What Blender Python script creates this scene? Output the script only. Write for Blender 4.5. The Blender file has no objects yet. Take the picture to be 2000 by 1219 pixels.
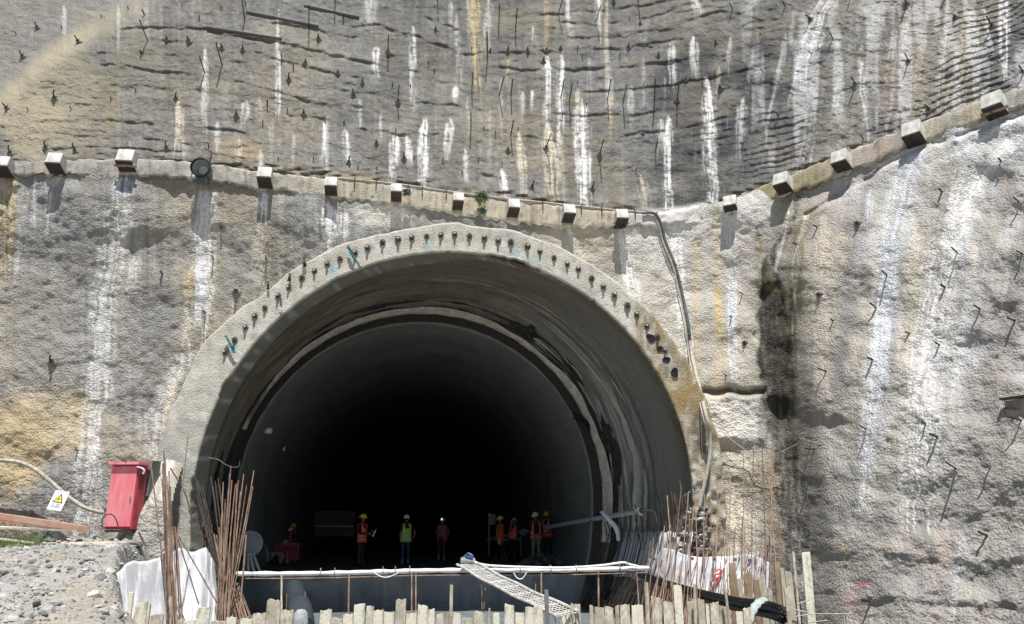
import bpy, bmesh, math, random
import numpy as np
from mathutils import Vector, Matrix, Euler
random.seed(7); RNG = np.random.default_rng(5)
sc = bpy.context.scene
COL = sc.collection

# ---------------------------------------------------------------- camera, sky, sun
FPX, W0, H0 = 1500.0, 2000.0, 1219.0
PITCH = math.radians(15.3); CP, SP = math.cos(PITCH), math.sin(PITCH)
CAMZ = 1.58
cam = bpy.data.cameras.new('camera'); camo = bpy.data.objects.new('camera', cam); COL.objects.link(camo)
camo.location = (0, 0, CAMZ); camo.rotation_euler = (math.pi/2 + PITCH, 0, 0)
cam.sensor_width = 36.0; cam.lens = 36.0*FPX/W0; cam.clip_start = 0.1; cam.clip_end = 2000
sc.camera = camo
SUN_EL, SUN_AZ = math.radians(68.5), math.radians(-5)      # azimuth: small turn of the sun to the left behind the camera
world = bpy.data.worlds.new("World"); sc.world = world; world.use_nodes = True
nt = world.node_tree; bg = nt.nodes['Background']; sky = nt.nodes.new('ShaderNodeTexSky')
sky.sky_type = 'NISHITA'; sky.sun_disc = False; sky.sun_elevation = SUN_EL
sky.sun_rotation = math.radians(180) + SUN_AZ
nt.links.new(sky.outputs[0], bg.inputs[0]); bg.inputs[1].default_value = 0.06
sun = bpy.data.lights.new('sun', 'SUN'); suno = bpy.data.objects.new('sun', sun); COL.objects.link(suno)
sun.energy = 5.0; sun.angle = math.radians(0.5); sun.color = (1.0, 0.965, 0.91)
SUND = Vector((math.sin(SUN_AZ)*math.cos(SUN_EL), math.cos(SUN_AZ)*math.cos(SUN_EL), -math.sin(SUN_EL)))  # travel direction
suno.rotation_euler = SUND.to_track_quat('-Z', 'Y').to_euler(); suno.location = (0, -20, 40)
sc.view_settings.view_transform = 'Standard'; sc.view_settings.look = 'None'
sc.view_settings.exposure = 0.40; sc.view_settings.gamma = 1.0

# ---------------------------------------------------------------- helpers
def ray(u, v):
    dx = (np.asarray(u, float)-W0/2)/FPX; dy = (H0/2-np.asarray(v, float))/FPX
    return dx, CP-dy*SP, SP+dy*CP
def at(u, v, Y):
    rx, ry, rz = ray(u, v); k = Y/ry
    return Vector((float(rx*k), float(Y), float(CAMZ+rz*k)))
def atz(u, v, z):
    rx, ry, rz = ray(u, v); k = (z-CAMZ)/rz
    return Vector((float(rx*k), float(ry*k), float(z)))

def _hash(ix, iy, seed):
    h = (ix.astype(np.int64)*374761393 + iy.astype(np.int64)*668265263 + seed*974634777) & 0xFFFFFFFF
    h = ((h ^ (h >> 13))*1274126177) & 0xFFFFFFFF
    h = (h ^ (h >> 16)) & 0xFFFFFFFF
    return h/4294967295.0*2-1
def vn(x, y, seed=0):
    x = np.asarray(x, float); y = np.asarray(y, float); x, y = np.broadcast_arrays(x, y)
    x0 = np.floor(x); y0 = np.floor(y); fx = x-x0; fy = y-y0
    fx = fx*fx*fx*(fx*(fx*6-15)+10); fy = fy*fy*fy*(fy*(fy*6-15)+10)
    a = _hash(x0, y0, seed); b = _hash(x0+1, y0, seed); c = _hash(x0, y0+1, seed); d = _hash(x0+1, y0+1, seed)
    return (a*(1-fx)+b*fx)*(1-fy)+(c*(1-fx)+d*fx)*fy
def fbm(x, y, octv=4, seed=0, gain=.5):
    s = 0; a = 1; t = 0
    for o in range(octv):
        s = s+a*vn(x*2**o+o*17.3, y*2**o+o*9.1, seed+o); t += a; a *= gain
    return s/t
def sst(a, b, x):
    t = np.clip((np.asarray(x, float)-a)/(b-a), 0, 1); return t*t*(3-2*t)
def interp(x, pts):
    p = np.array(pts, float); return np.interp(x, p[:, 0], p[:, 1])

def tag(o, label=None, cat=None, group=None, kind=None):
    if label: o['label'] = label
    if cat: o['category'] = cat
    if group: o['group'] = group
    if kind: o['kind'] = kind
    return o
def link(o, parent=None):
    COL.objects.link(o)
    if parent is not None: o.parent = parent
    return o
def empty(name, loc=(0, 0, 0), rz=0):
    o = bpy.data.objects.new(name, None); COL.objects.link(o); o.location = loc; o.rotation_euler = (0, 0, rz)
    o.empty_display_size = .2
    return o
def child_world(o, parent):            # keep world placement of a mesh built in world coordinates
    o.parent = parent
    bpy.context.view_layer.update()
    o.matrix_parent_inverse = parent.matrix_world.inverted()

def grid_mesh(name, P, mat, alb=None, mask=None, parent=None, smooth=True, flip=False):
    """P (n,m,3) points; alb (n,m,3) colours stored as the albedo attribute; mask (n-1,m-1) of kept faces"""
    n, m = P.shape[:2]
    idx = np.arange(n*m).reshape(n, m)
    q = np.stack([idx[:-1, :-1], idx[:-1, 1:], idx[1:, 1:], idx[1:, :-1]], -1)
    if flip: q = q[..., ::-1]
    q = q[mask] if mask is not None else q.reshape(-1, 4)
    me = bpy.data.meshes.new(name)
    me.vertices.add(n*m); me.vertices.foreach_set('co', P.reshape(-1).astype(np.float32))
    k = len(q); me.loops.add(k*4); me.loops.foreach_set('vertex_index', q.reshape(-1).astype(np.int32))
    me.polygons.add(k); me.polygons.foreach_set('loop_start', np.arange(0, k*4, 4, dtype=np.int32))
    me.polygons.foreach_set('loop_total', np.full(k, 4, dtype=np.int32))
    me.update(calc_edges=True); me.validate()
    if alb is not None:
        at_ = me.color_attributes.new('albedo', 'FLOAT_COLOR', 'POINT')
        c = np.ones((n*m, 4), np.float32); c[:, :3] = np.clip(alb.reshape(-1, 3), 0.005, .95)
        at_.data.foreach_set('color', c.reshape(-1))
    if smooth: me.polygons.foreach_set('use_smooth', np.ones(len(me.polygons), bool))
    me.materials.append(mat)
    o = bpy.data.objects.new(name, me); link(o, parent)
    return o

class MB:
    def __init__(s): s.v = []; s.f = []; s.m = []; s.mi = 0
    def add(s, vs, fs):
        b = len(s.v); s.v += [tuple(p) for p in vs]; s.f += [tuple(i+b for i in f) for f in fs]; s.m += [s.mi]*len(fs)
    def box(s, c, sz, R=None, taper=1.0, jit=0):
        x, y, z = [k/2 for k in sz]; vs = []
        for dz in (-1, 1):
            t = taper if dz > 0 else 1
            for dx, dy in ((-1, -1), (1, -1), (1, 1), (-1, 1)):
                p = Vector((dx*x*t, dy*y*t, dz*z))
                if jit: p += Vector([random.uniform(-jit, jit) for _ in range(3)])
                if R is not None: p = R @ p
                vs.append(Vector(c)+p)
        s.add(vs, [(3, 2, 1, 0), (4, 5, 6, 7), (0, 1, 5, 4), (1, 2, 6, 5), (2, 3, 7, 6), (3, 0, 4, 7)])
    def tube(s, pts, r, n=8, caps=True, sq=1.0):
        pts = [Vector(p) for p in pts]; rs = r if isinstance(r, (list, tuple)) else [r]*len(pts)
        t0 = (pts[1]-pts[0]).normalized(); a = Vector((0, 0, 1)) if abs(t0.z) < .9 else Vector((1, 0, 0))
        nrm = t0.cross(a).normalized(); vs = []; k = len(pts)
        for i, p in enumerate(pts):
            t = (pts[min(i+1, k-1)]-pts[max(i-1, 0)]).normalized()
            nrm = (nrm-t*nrm.dot(t)).normalized(); bn = t.cross(nrm)
            for j in range(n):
                an = 2*math.pi*j/n; vs.append(p+(nrm*math.cos(an)+bn*math.sin(an)*sq)*rs[i])
        fs = [(i*n+j, i*n+(j+1) % n, (i+1)*n+(j+1) % n, (i+1)*n+j) for i in range(k-1) for j in range(n)]
        if caps: fs += [tuple(range(n))[::-1], tuple((k-1)*n+j for j in range(n))]
        s.add(vs, fs)
    def lathe(s, prof, o=(0, 0, 0), ax=None, n=24):
        """prof [(r,h)] revolved about z then rotated so z -> ax"""
        q = Vector((0, 0, 1)).rotation_difference(Vector(ax).normalized()) if ax is not None else None
        vs = []
        for r, h in prof:
            for j in range(n):
                a = 2*math.pi*j/n; p = Vector((r*math.cos(a), r*math.sin(a), h))
                if q: p = q @ p
                vs.append(Vector(o)+p)
        k = len(prof); fs = [(i*n+j, i*n+(j+1) % n, (i+1)*n+(j+1) % n, (i+1)*n+j) for i in range(k-1) for j in range(n)]
        s.add(vs, fs)
    def loft(s, rings, caps=True):
        n = len(rings[0]); vs = [p for r in rings for p in r]; k = len(rings)
        fs = [(i*n+j, i*n+(j+1) % n, (i+1)*n+(j+1) % n, (i+1)*n+j) for i in range(k-1) for j in range(n)]
        if caps: fs += [tuple(range(n))[::-1], tuple((k-1)*n+j for j in range(n))]
        s.add(vs, fs)
    def build(s, name, mats, parent=None, smooth=False, bevel=0):
        me = bpy.data.meshes.new(name); me.from_pydata([tuple(p) for p in s.v], [], s.f)
        if not isinstance(mats, (list, tuple)): mats = [mats]
        for m in mats: me.materials.append(m)
        me.polygons.foreach_set('material_index', np.array(s.m, np.int32))
        bm = bmesh.new(); bm.from_mesh(me); bmesh.ops.recalc_face_normals(bm, faces=bm.faces)
        if bevel:
            es = [e for e in bm.edges if len(e.link_faces) == 2 and e.calc_face_angle(0) > .6]
            bmesh.ops.bevel(bm, geom=es, offset=bevel, segments=2, affect='EDGES', clamp_overlap=True)
        bm.to_mesh(me); bm.free()
        if smooth:
            me.polygons.foreach_set('use_smooth', np.ones(len(me.polygons), bool))
            try: me.set_sharp_from_angle(angle=math.radians(40))
            except Exception: pass
        o = bpy.data.objects.new(name, me); return link(o, parent)

# ---------------------------------------------------------------- materials
def mat_base(name):
    m = bpy.data.materials.new(name); m.use_nodes = True; t = m.node_tree
    return m, t, t.nodes['Principled BSDF']
def nn(t, typ, **kw):
    n = t.nodes.new(typ)
    for k, v in kw.items():
        if k.startswith('i_'): n.inputs[k[2:]].default_value = v
        else: setattr(n, k, v)
    return n
def mat_rough(name, attr=True, color=(.3, .3, .3), rough=.92, gr=13., bump=.6, dist=.03, fine=60., var=.25, stretch=(1, 1, 1), spec=.25):
    """shotcrete/concrete: albedo attribute (or colour) times grain, with granular bumps"""
    m, t, b = mat_base(name); L = t.links.new
    tc = nn(t, 'ShaderNodeTexCoord'); mp = nn(t, 'ShaderNodeMapping'); mp.inputs['Scale'].default_value = stretch
    L(tc.outputs['Object'], mp.inputs[0])
    n1 = nn(t, 'ShaderNodeTexNoise'); n1.inputs['Scale'].default_value = gr; n1.inputs['Detail'].default_value = 3; n1.inputs['Roughness'].default_value = .6
    n2 = nn(t, 'ShaderNodeTexVoronoi'); n2.inputs['Scale'].default_value = gr*1.1; n2.feature = 'SMOOTH_F1'
    n3 = nn(t, 'ShaderNodeTexNoise'); n3.inputs['Scale'].default_value = fine; n3.inputs['Detail'].default_value = 2
    for n in (n1, n2, n3): L(mp.outputs[0], n.inputs['Vector'])
    ad = nn(t, 'ShaderNodeMath', operation='MULTIPLY_ADD'); L(n2.outputs['Distance'], ad.inputs[0]); ad.inputs[1].default_value = -.7; L(n1.outputs['Fac'], ad.inputs[2])
    ad2 = nn(t, 'ShaderNodeMath', operation='MULTIPLY_ADD'); L(n3.outputs['Fac'], ad2.inputs[0]); ad2.inputs[1].default_value = .22; L(ad.outputs[0], ad2.inputs[2])
    bp = nn(t, 'ShaderNodeBump'); bp.inputs['Strength'].default_value = bump; bp.inputs['Distance'].default_value = dist
    L(ad2.outputs[0], bp.inputs['Height']); L(bp.outputs[0], b.inputs['Normal'])
    mr = nn(t, 'ShaderNodeMapRange'); mr.inputs['From Min'].default_value = .3; mr.inputs['From Max'].default_value = .7
    mr.inputs['To Min'].default_value = 1-var; mr.inputs['To Max'].default_value = 1+var
    L(n3.outputs['Fac'], mr.inputs['Value'])
    mx = nn(t, 'ShaderNodeVectorMath', operation='SCALE')
    if attr:
        a = nn(t, 'ShaderNodeAttribute', attribute_name='albedo'); L(a.outputs['Color'], mx.inputs[0])
    else:
        mx.inputs[0].default_value = color
    L(mr.outputs[0], mx.inputs['Scale']); L(mx.outputs[0], b.inputs['Base Color'])
    b.inputs['Roughness'].default_value = rough; b.inputs['Specular IOR Level'].default_value = spec
    return m
def mat_plain(name, color, rough=.6, metal=0., var=.15, vs=6., bump=.0, bs=40., color2=None, stretch=(1, 1, 1), spec=.4, thr=(.4, .65)):
    m, t, b = mat_base(name); L = t.links.new
    tc = nn(t, 'ShaderNodeTexCoord'); mp = nn(t, 'ShaderNodeMapping'); mp.inputs['Scale'].default_value = stretch
    L(tc.outputs['Object'], mp.inputs[0])
    n1 = nn(t, 'ShaderNodeTexNoise'); n1.inputs['Scale'].default_value = vs; n1.inputs['Detail'].default_value = 6; n1.inputs['Roughness'].default_value = .65
    L(mp.outputs[0], n1.inputs['Vector'])
    cr = nn(t, 'ShaderNodeValToRGB'); e = cr.color_ramp.elements
    c2 = color2 if color2 else tuple(c*(1-var*1.6) for c in color)
    e[0].position = thr[0]; e[0].color = (*c2, 1); e[1].position = thr[1]; e[1].color = (*[min(1, c*(1+var*.5)) for c in color], 1)
    L(n1.outputs['Fac'], cr.inputs[0]); L(cr.outputs[0], b.inputs['Base Color'])
    b.inputs['Roughness'].default_value = rough; b.inputs['Metallic'].default_value = metal; b.inputs['Specular IOR Level'].default_value = spec
    if bump:
        n2 = nn(t, 'ShaderNodeTexNoise'); n2.inputs['Scale'].default_value = bs; n2.inputs['Detail'].default_value = 4
        L(mp.outputs[0], n2.inputs['Vector'])
        bp = nn(t, 'ShaderNodeBump'); bp.inputs['Strength'].default_value = bump; bp.inputs['Distance'].default_value = .01
        L(n2.outputs['Fac'], bp.inputs['Height']); L(bp.outputs[0], b.inputs['Normal'])
    return m
M = {}
M['shot'] = mat_rough('shotcrete', gr=19., bump=.75, dist=.055, fine=30., var=.24)
M['shotfine'] = mat_rough('cast_concrete', gr=22., bump=.35, dist=.012, fine=70., var=.12)
M['barrel'] = mat_rough('sprayed_lining', gr=11., bump=.7, dist=.04, fine=40., var=.25, rough=.95, spec=.1)
M['block'] = mat_plain('block_concrete', (.60, .60, .57), rough=.9, vs=5, bump=.6, bs=25, color2=(.36, .34, .30), thr=(.33, .55), stretch=(1, 1, .6))
M['rust'] = mat_plain('rusty_steel', (.20, .13, .095), rough=.75, var=.3, vs=14, bump=.4, color2=(.10, .06, .04), metal=.0)
M['rustlight'] = mat_plain('rusty_rebar', (.34, .235, .175), rough=.7, vs=5, bump=.4, color2=(.18, .115, .08))
M['darkrust'] = mat_plain('dark_rusty_steel', (.055, .043, .036), rough=.75, var=.3, vs=14, bump=.4)
M['steel'] = mat_plain('bare_steel', (.34, .34, .33), rough=.45, metal=.6, var=.2, vs=9)
M['black'] = mat_plain('black_plastic', (.018, .018, .02), rough=.45, var=.3)
M['blackrub'] = mat_plain('black_rubber', (.03, .03, .032), rough=.95, var=.3, spec=.1)
M['membrane'] = mat_plain('white_membrane', (.66, .68, .70), rough=.38, vs=2.2, color2=(.50, .52, .55), bump=.12, bs=9)
M['geotextile'] = mat_plain('geotextile', (.62, .55, .47), rough=.95, vs=3, color2=(.42, .37, .31), bump=.3, bs=14)
M['wood'] = mat_plain('weathered_board', (.64, .60, .50), rough=.9, vs=11, color2=(.27, .22, .15), bump=1, bs=40, thr=(.34, .60), stretch=(1, 1, .35))
M['wood2'] = mat_plain('brown_board', (.40, .30, .20), rough=.9, vs=6, color2=(.20, .14, .09), bump=.6, bs=30, stretch=(1, 1, .3))
M['red'] = mat_plain('faded_red_paint', (.70, .115, .15), rough=.55, vs=2.6, color2=(.78, .30, .33), stretch=(1.5, 1.5, .35), spec=.45)
M['redd'] = mat_plain('red_paint_side', (.52, .06, .09), rough=.55, vs=3, color2=(.42, .045, .07))
M['ochrehose'] = mat_plain('dusty_hose', (.50, .47, .41), rough=.85, vs=10, color2=(.33, .30, .26))
M['whitepaint'] = mat_plain('white_paint', (.74, .74, .72), rough=.5, vs=12, color2=(.50, .44, .36), thr=(.30, .45))
M['grass'] = mat_plain('grass_blades', (.09, .17, .035), rough=.6, vs=6, color2=(.16, .19, .05))
# ---------------------------------------------------------------- the sprayed-concrete slope: depth fields
VB_TOP = [(-900, 340), (-400, 330), (0, 318), (250, 310), (400, 318), (520, 338), (650, 349), (775, 363), (893, 381), (1000, 394), (1107, 404), (1210, 414), (1280, 418), (1340, 412), (1430, 388), (1535, 345), (1649, 299), (1790, 243), (1948, 186), (2060, 150), (2500, 90), (2900, 60)]
VB_H = [(-900, 26), (0, 24), (250, 34), (400, 34), (520, 36), (650, 38), (893, 40), (1107, 42), (1250, 26), (1330, 20), (1430, 24), (1535, 38), (1649, 44), (1790, 38), (1948, 38), (2500, 50), (2900, 50)]
YT_ = [(-900, 17), (-600, 19), (-200, 20.4), (0, 20.7), (400, 21.4), (870, 22.4), (1250, 23.6), (1380, 23.4), (1500, 22.4), (1600, 21.2), (1700, 20.2), (2000, 17.4), (2300, 14.5), (2900, 10.5)]
YB_ = [(-900, 16.5), (-600, 18.5), (0, 20.1), (250, 20.6), (360, 21.2), (870, 21.6), (1250, 22.0), (1400, 21.6), (1490, 21.0), (1600, 18.8), (1700, 17.3), (2000, 15.0), (2300, 12.6), (2900, 9.0)]
def smooth_interp(u, tab, r=45):
    s = 0
    for k, w in ((-2, 1), (-1, 2), (0, 3), (1, 2), (2, 1)): s = s+w*interp(np.asarray(u)+k*r, tab)
    return s/9
def vbt(u): return smooth_interp(u, VB_TOP, 12)
def vbh(u): return smooth_interp(u, VB_H, 25)
def YT(u): return smooth_interp(u, YT_)
def YB(u): return smooth_interp(u, YB_)
def gauss(x, c, w): return np.exp(-((x-c)/w)**2)
def foldline(v): return interp(v, [(380, 1600), (430, 1560), (520, 1515), (600, 1535), (800, 1550), (1000, 1570), (1219, 1600)])

def hollow(u, v):
    w = interp(v, [(535, 2), (560, 18), (600, 28), (660, 34), (740, 32), (780, 24), (830, 12), (860, 0)])*(1+.30*fbm(u/30., v/40., 3, 171)); c = 1512+interp(v, [(540, -6), (640, 0), (860, 14)])+6*vn(0*u, v/22., 172)
    return sst(1.06, .84, np.abs(u-c)/np.maximum(w, .5))*sst(536, 560, v)*sst(862, 800, v)
def depth_low(u, v, fine=True):
    t = (v-(vbt(u)+vbh(u)))/(1219-(vbt(u)+vbh(u)))
    Y = YT(u)*(1-t)+YB(u)*t
    s = u/68.; z = -v/68.
    if not fine: return Y
    R = sst(1230, 1500, u); Lf = sst(420, 300, u)
    Y = Y+.22*fbm(s*.35, z*.45, 3, 11)*(.7+.8*R)+.10*fbm(s*1.0, z*1.1, 3, 21)+.05*R*fbm(s*1.6, z*1.3, 2, 24)+.032*fbm(s*4.2, z*5.5, 3, 31)
    Y = Y+.012*fbm(s*12, z*15, 2, 41)
    # lumpy bulges top left
    lump = gauss(v, 375, 34)*sst(-50, 60, u)*sst(330, 150, u)
    Y = Y-.16*lump*np.maximum(0, fbm(s*1.1, z*1.6, 2, 51)+.3)
    # fold on the right: the slope steps towards the viewer right of it, with a wet hollow beside it
    f = foldline(v)
    Y = Y-.55*sst(f-10, f+55, u)*sst(400, 520, v)+.25*sst(400, 520, v)
    Y = Y+.07*hollow(u, v)
    Y = Y+.30*gauss(u, f-25, 26)*sst(770, 800, v)*sst(1010, 900, v)
    Y = Y-.16*gauss(u, 1500, 30)*gauss(v, 548, 14)
    # block below the ledge left of the fold
    Lg = sst(1362, 1375, u)*sst(1505, 1490, u); vl = 762+6*vn(u/28., 0*u, 8)
    Y = Y+.24*Lg*gauss(v, vl, 7)-.22*Lg*sst(vl+2, vl+12, v)*sst(880, 850, v)
    # undulating lips low on the right
    for (ua, ub, vv, a, sl) in ((1680, 2300, 1082, .17, .03), (1820, 2300, 1000, .08, .02), (1580, 1760, 1010, .10, .0), (1650, 2100, 1165, .13, .02), (1600, 1800, 1110, .08, 0)):
        vv = vv+sl*(u-ua)+13*fbm(u/50., 0*u, 4, int(vv)); m = sst(ua-30, ua+60, u)*sst(ub+40, ub-30, u)*np.clip(.45+1.1*fbm(u/70., v/300., 3, int(vv.mean()) if hasattr(vv, 'mean') else 1), .05, 1)
        Y = Y-a*.8*m*sst(vv-60, vv, v)*sst(vv+16, vv-3, v)
    # sprayed flare sweeping out at the foot left of the portal
    fe = interp(v, [(860, 330), (905, 298), (940, 290), (985, 264), (1030, 234), (1060, 214), (1100, 205), (1300, 200)])
    Y = Y-(1.35*sst(fe-8, fe+26, u)*sst(420, 330, u)*sst(845, 990, v))
    # crack below the beam on the right
    cr = interp(u, [(1540, 432), (1600, 405), (1650, 372), (1700, 345), (1760, 305), (1800, 288), (1900, 255), (2000, 222), (2300, 100)])+4*vn(u/20., 0*u, 77)
    m = sst(1535, 1570, u)
    Y = Y-m*.16*sst(cr, cr+10, v)*sst(cr+240, cr+60, v)+m*.10*gauss(v, cr, 4)*(vn(u/15., 0*u, 5) > -.2)
    return Y

LEDGES = [[(235, 55), (300, 50), (400, 55), (550, 80), (650, 108), (720, 120)], [(420, 62), (560, 84)], [(495, 35), (620, 56), (700, 72)],
 [(200, 122), (280, 131), (400, 147), (500, 165), (600, 196), (710, 208)], [(205, 232), (290, 240), (400, 246), (520, 262)], [(640, 60), (730, 45), (800, 65), (890, 98)],
 [(830, 30), (900, 60)], [(990, 31), (1100, 25), (1250, 10), (1330, -5)], [(1095, 43), (1180, 45), (1260, 35), (1350, 5)], [(1100, 70), (1220, 70), (1290, 50), (1420, 18)],
 [(900, 103), (1100, 97), (1200, 95), (1270, 85), (1335, 72)], [(1130, 178), (1200, 176), (1310, 163), (1380, 150), (1470, 132)], [(1080, 222), (1230, 222), (1300, 215), (1370, 203)],
 [(1020, 262), (1090, 278)], [(1220, 262), (1340, 247), (1420, 225)], [(650, 105), (760, 130), (820, 140)], [(820, 70), (890, 95)], [(850, 158), (920, 165)],
 [(280, 270), (400, 285), (480, 310)], [(500, 100), (600, 130), (700, 150)], [(960, 130), (1060, 135), (1180, 130), (1320, 118), (1400, 105)], [(930, 335), (1010, 350)],
 [(700, 250), (800, 262), (860, 260)], [(560, 220), (640, 232)], [(100, 290), (180, 283), (300, 292), (440, 300)], [(780, 195), (900, 205)]]
def strata(u):      # image-row offset of the level lines as the wall turns
    uu = np.linspace(-900, 2900, 400)
    sl = interp(uu, [(-900, .02), (200, .03), (300, .1), (850, .16), (900, .0), (1150, -.02), (1300, -.14), (1450, -.24), (1700, -.32), (2000, -.38), (2900, -.42)])
    g = np.cumsum(sl)*(uu[1]-uu[0]); return np.interp(u, uu, g)
def arete(u, v):    # >0 above/left of the edge at the top left
    return (interp(u, [(-900, 620), (-100, 270), (0, 205), (60, 132), (150, 70), (280, 2), (400, -80), (2900, -2000)])-v)
def depth_up(u, v, fine=True):
    t = (vbt(u)-v)/(vbt(u)*.6+200)
    Y = YT(u)+.75+t*interp(u, [(-900, 2.4), (300, 2.6), (900, 3.0), (1300, 2.6), (1700, 1.6), (2900, 1.2)])*1.05
    a = arete(u, v)+10*vn(u/60., v/60., 4)
    Y = Y+1.15*sst(-35, 25, a)+.004*np.clip(a, 0, 600)
    if not fine: return Y
    Y = Y+.22*np.exp(-np.abs(u-895)/50.)*sst(230, 120, v)
    s = u/68.; z = -v/68.
    Y = Y+.13*fbm(s*.4, z*.6, 3, 12)+.045*fbm(s*1.2, z*2.2, 3, 22)+.045*fbm(s*4.0, z*6.5, 3, 32)+.019*fbm(s*10, z*17, 2, 42)
    ph = v-strata(u)
    wob = 5*fbm(s*1.2, z*1.2, 3, 61)
    R = sst(1270, 1500, u)
    def saw(x): f = x-np.floor(x); return np.where(f < .8, f/.8, (1-f)/.2)
    p1 = saw((ph+wob)/34.+.6*vn(s*.5, z*.4, 62)); p2 = saw((ph*1.0+wob*1.4)/13.+.8*vn(s*.7, z*.7, 63))
    m1 = np.clip(fbm(s*.8, z*1.5, 2, 64)*1.6+.35, 0, 1); m2 = np.clip(fbm(s*.5, z*.8, 2, 65)*1.8+.3, 0, 1)
    Y = Y-.040*p1*m1*(1-.3*R)*(1-sst(-40, 20, a)*.7)-p2*m2*(.015+.048*R)*(1-sst(-40, 20, a))
    for i, L in enumerate(LEDGES):
        L = np.array(L, float); vl = np.interp(u, L[:, 0], L[:, 1])+3.5*fbm(u/22., 0*u, 2, 90+i)
        m = sst(L[0, 0]-8, L[0, 0]+8, u)*sst(L[-1, 0]+8, L[-1, 0]-8, u)*np.clip(.9+.9*vn(u/26., 0*u, 200+i), .25, 1.2)
        Y = Y-.032*m*sst(vl-16, vl-1, v)*sst(vl+2.5, vl-.5, v)+.03*m*gauss(v, vl+4.5, 3.2)
    # loose rubble left on the berm at the foot
    d = vbt(u)-v; m = sst(34, 8, d)*sst(410, 470, u)*sst(1290, 1180, u)+.8*sst(24, 6, d)*sst(1290, 1420, u)*sst(1750, 1600, u)+.8*sst(20, 5, d)*sst(90, 160, u)*sst(470, 400, u)
    Y = Y-m*(.18+.22*fbm(s*2.2, z*9, 3, 71))
    return Y

# ---------------------------------------------------------------- colours of the slope (stains, lime runs, damp, painted light and shade)
def mixc(c, col, m): m = np.clip(m, 0, 1)[..., None]; return c*(1-m)+np.array(col)*m
WHITE = (.80, .80, .79); BLUE = (.66, .70, .76); OCH = (.56, .44, .24); CREAM = (.66, .60, .48); DARK = (.075, .075, .07); OLIVE = (.22, .19, .09); PINK = (.48, .40, .37); RUST = (.38, .27, .15)
def run(u, v, pts, w, soft=.45, hard=0, seed=0, taper=True):
    """a run of lime or rust water down the wall along pts [(u,v)...], broken into threads"""
    p = np.array(pts, float); u, v = np.broadcast_arrays(u, v)
    bb = (v > p[0, 1]-12) & (v < p[-1, 1]+40) & (u > p[:, 0].min()-w*2.5-6) & (u < p[:, 0].max()+w*2.5+6); out = np.zeros(u.shape)
    if not bb.any(): return out
    u = u[bb]; v = v[bb]
    c = np.interp(v, p[:, 1], p[:, 0]); L = p[-1, 1]-p[0, 1]; tt = (v-p[0, 1])/max(L, 1)
    c = c+w*.22*fbm(v/30., 0*v+3.1, 3, seed+3)
    ww = w*(1+.35*fbm(v/20., 0*v+seed*1.3, 3, seed))*((.25+.75*sst(0, .25, tt)) if taper else 1)
    d = u-c; e = 1-sst(ww*.62, ww*1.12+1.2, np.abs(d))
    end = p[-1, 1]-L*(.16+.34*vn(d/2.6, 0*v+seed*.7, seed+5)); e = e*sst(p[0, 1]-3, p[0, 1]+5, v)*sst(end+L*.22+6, end-4, v)
    th = fbm(d/3.4, v/85.+seed, 3, seed+9); n2 = fbm(u/5.5, v/4., 3, seed+19)
    core = 1-sst(0, 1, np.abs(d)/np.maximum(ww, 1))
    out[bb] = e*np.clip(.34+.35*core+1.35*th+.65*n2, 0, 1)*(1-.5*np.clip(tt, 0, 1)**1.5*(L < 160)); return out
def blob(u, v, cu, cv, ru, rv, seed=0, th=.0):
    u, v = np.broadcast_arrays(u, v); d0 = np.sqrt(((u-cu)/ru)**2+((v-cv)/rv)**2); bb = d0 < 1.7; out = np.zeros(u.shape)
    if not bb.any(): return out
    u = u[bb]; v = v[bb]; out[bb] = 1-sst(.55, 1.15, d0[bb]+.45*fbm(u/(ru*.6+8), v/(rv*.6+8), 3, seed)); return out
def alb_common(u, v):
    s = u/68.; z = v/68.
    k = 1+.20*fbm(s*.6, z*.6, 3, 101)+.16*fbm(s*3, z*3, 3, 102)+.13*fbm(s*9, z*1.2, 2, 103)
    q_ = u+.16*np.clip(u-1400, 0, 400)/400*(v-300); st_ = fbm(q_/7., v/210., 4, 106)+.7*fbm(q_/22., v/260., 3, 107); k = k*(1+.30*st_*np.clip(.8+1.2*fbm(s*.7, z*.5, 2, 108), .2, 1.3))
    w = fbm(s*.8, z*.5, 3, 104)[..., None]
    c = np.array((.278, .272, .254))*(k*(1+.16*fbm(s*1.4+7, z*1.1, 3, 105)))[..., None]
    return c*(1+w*np.array((.07, .02, -.07)))

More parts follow.
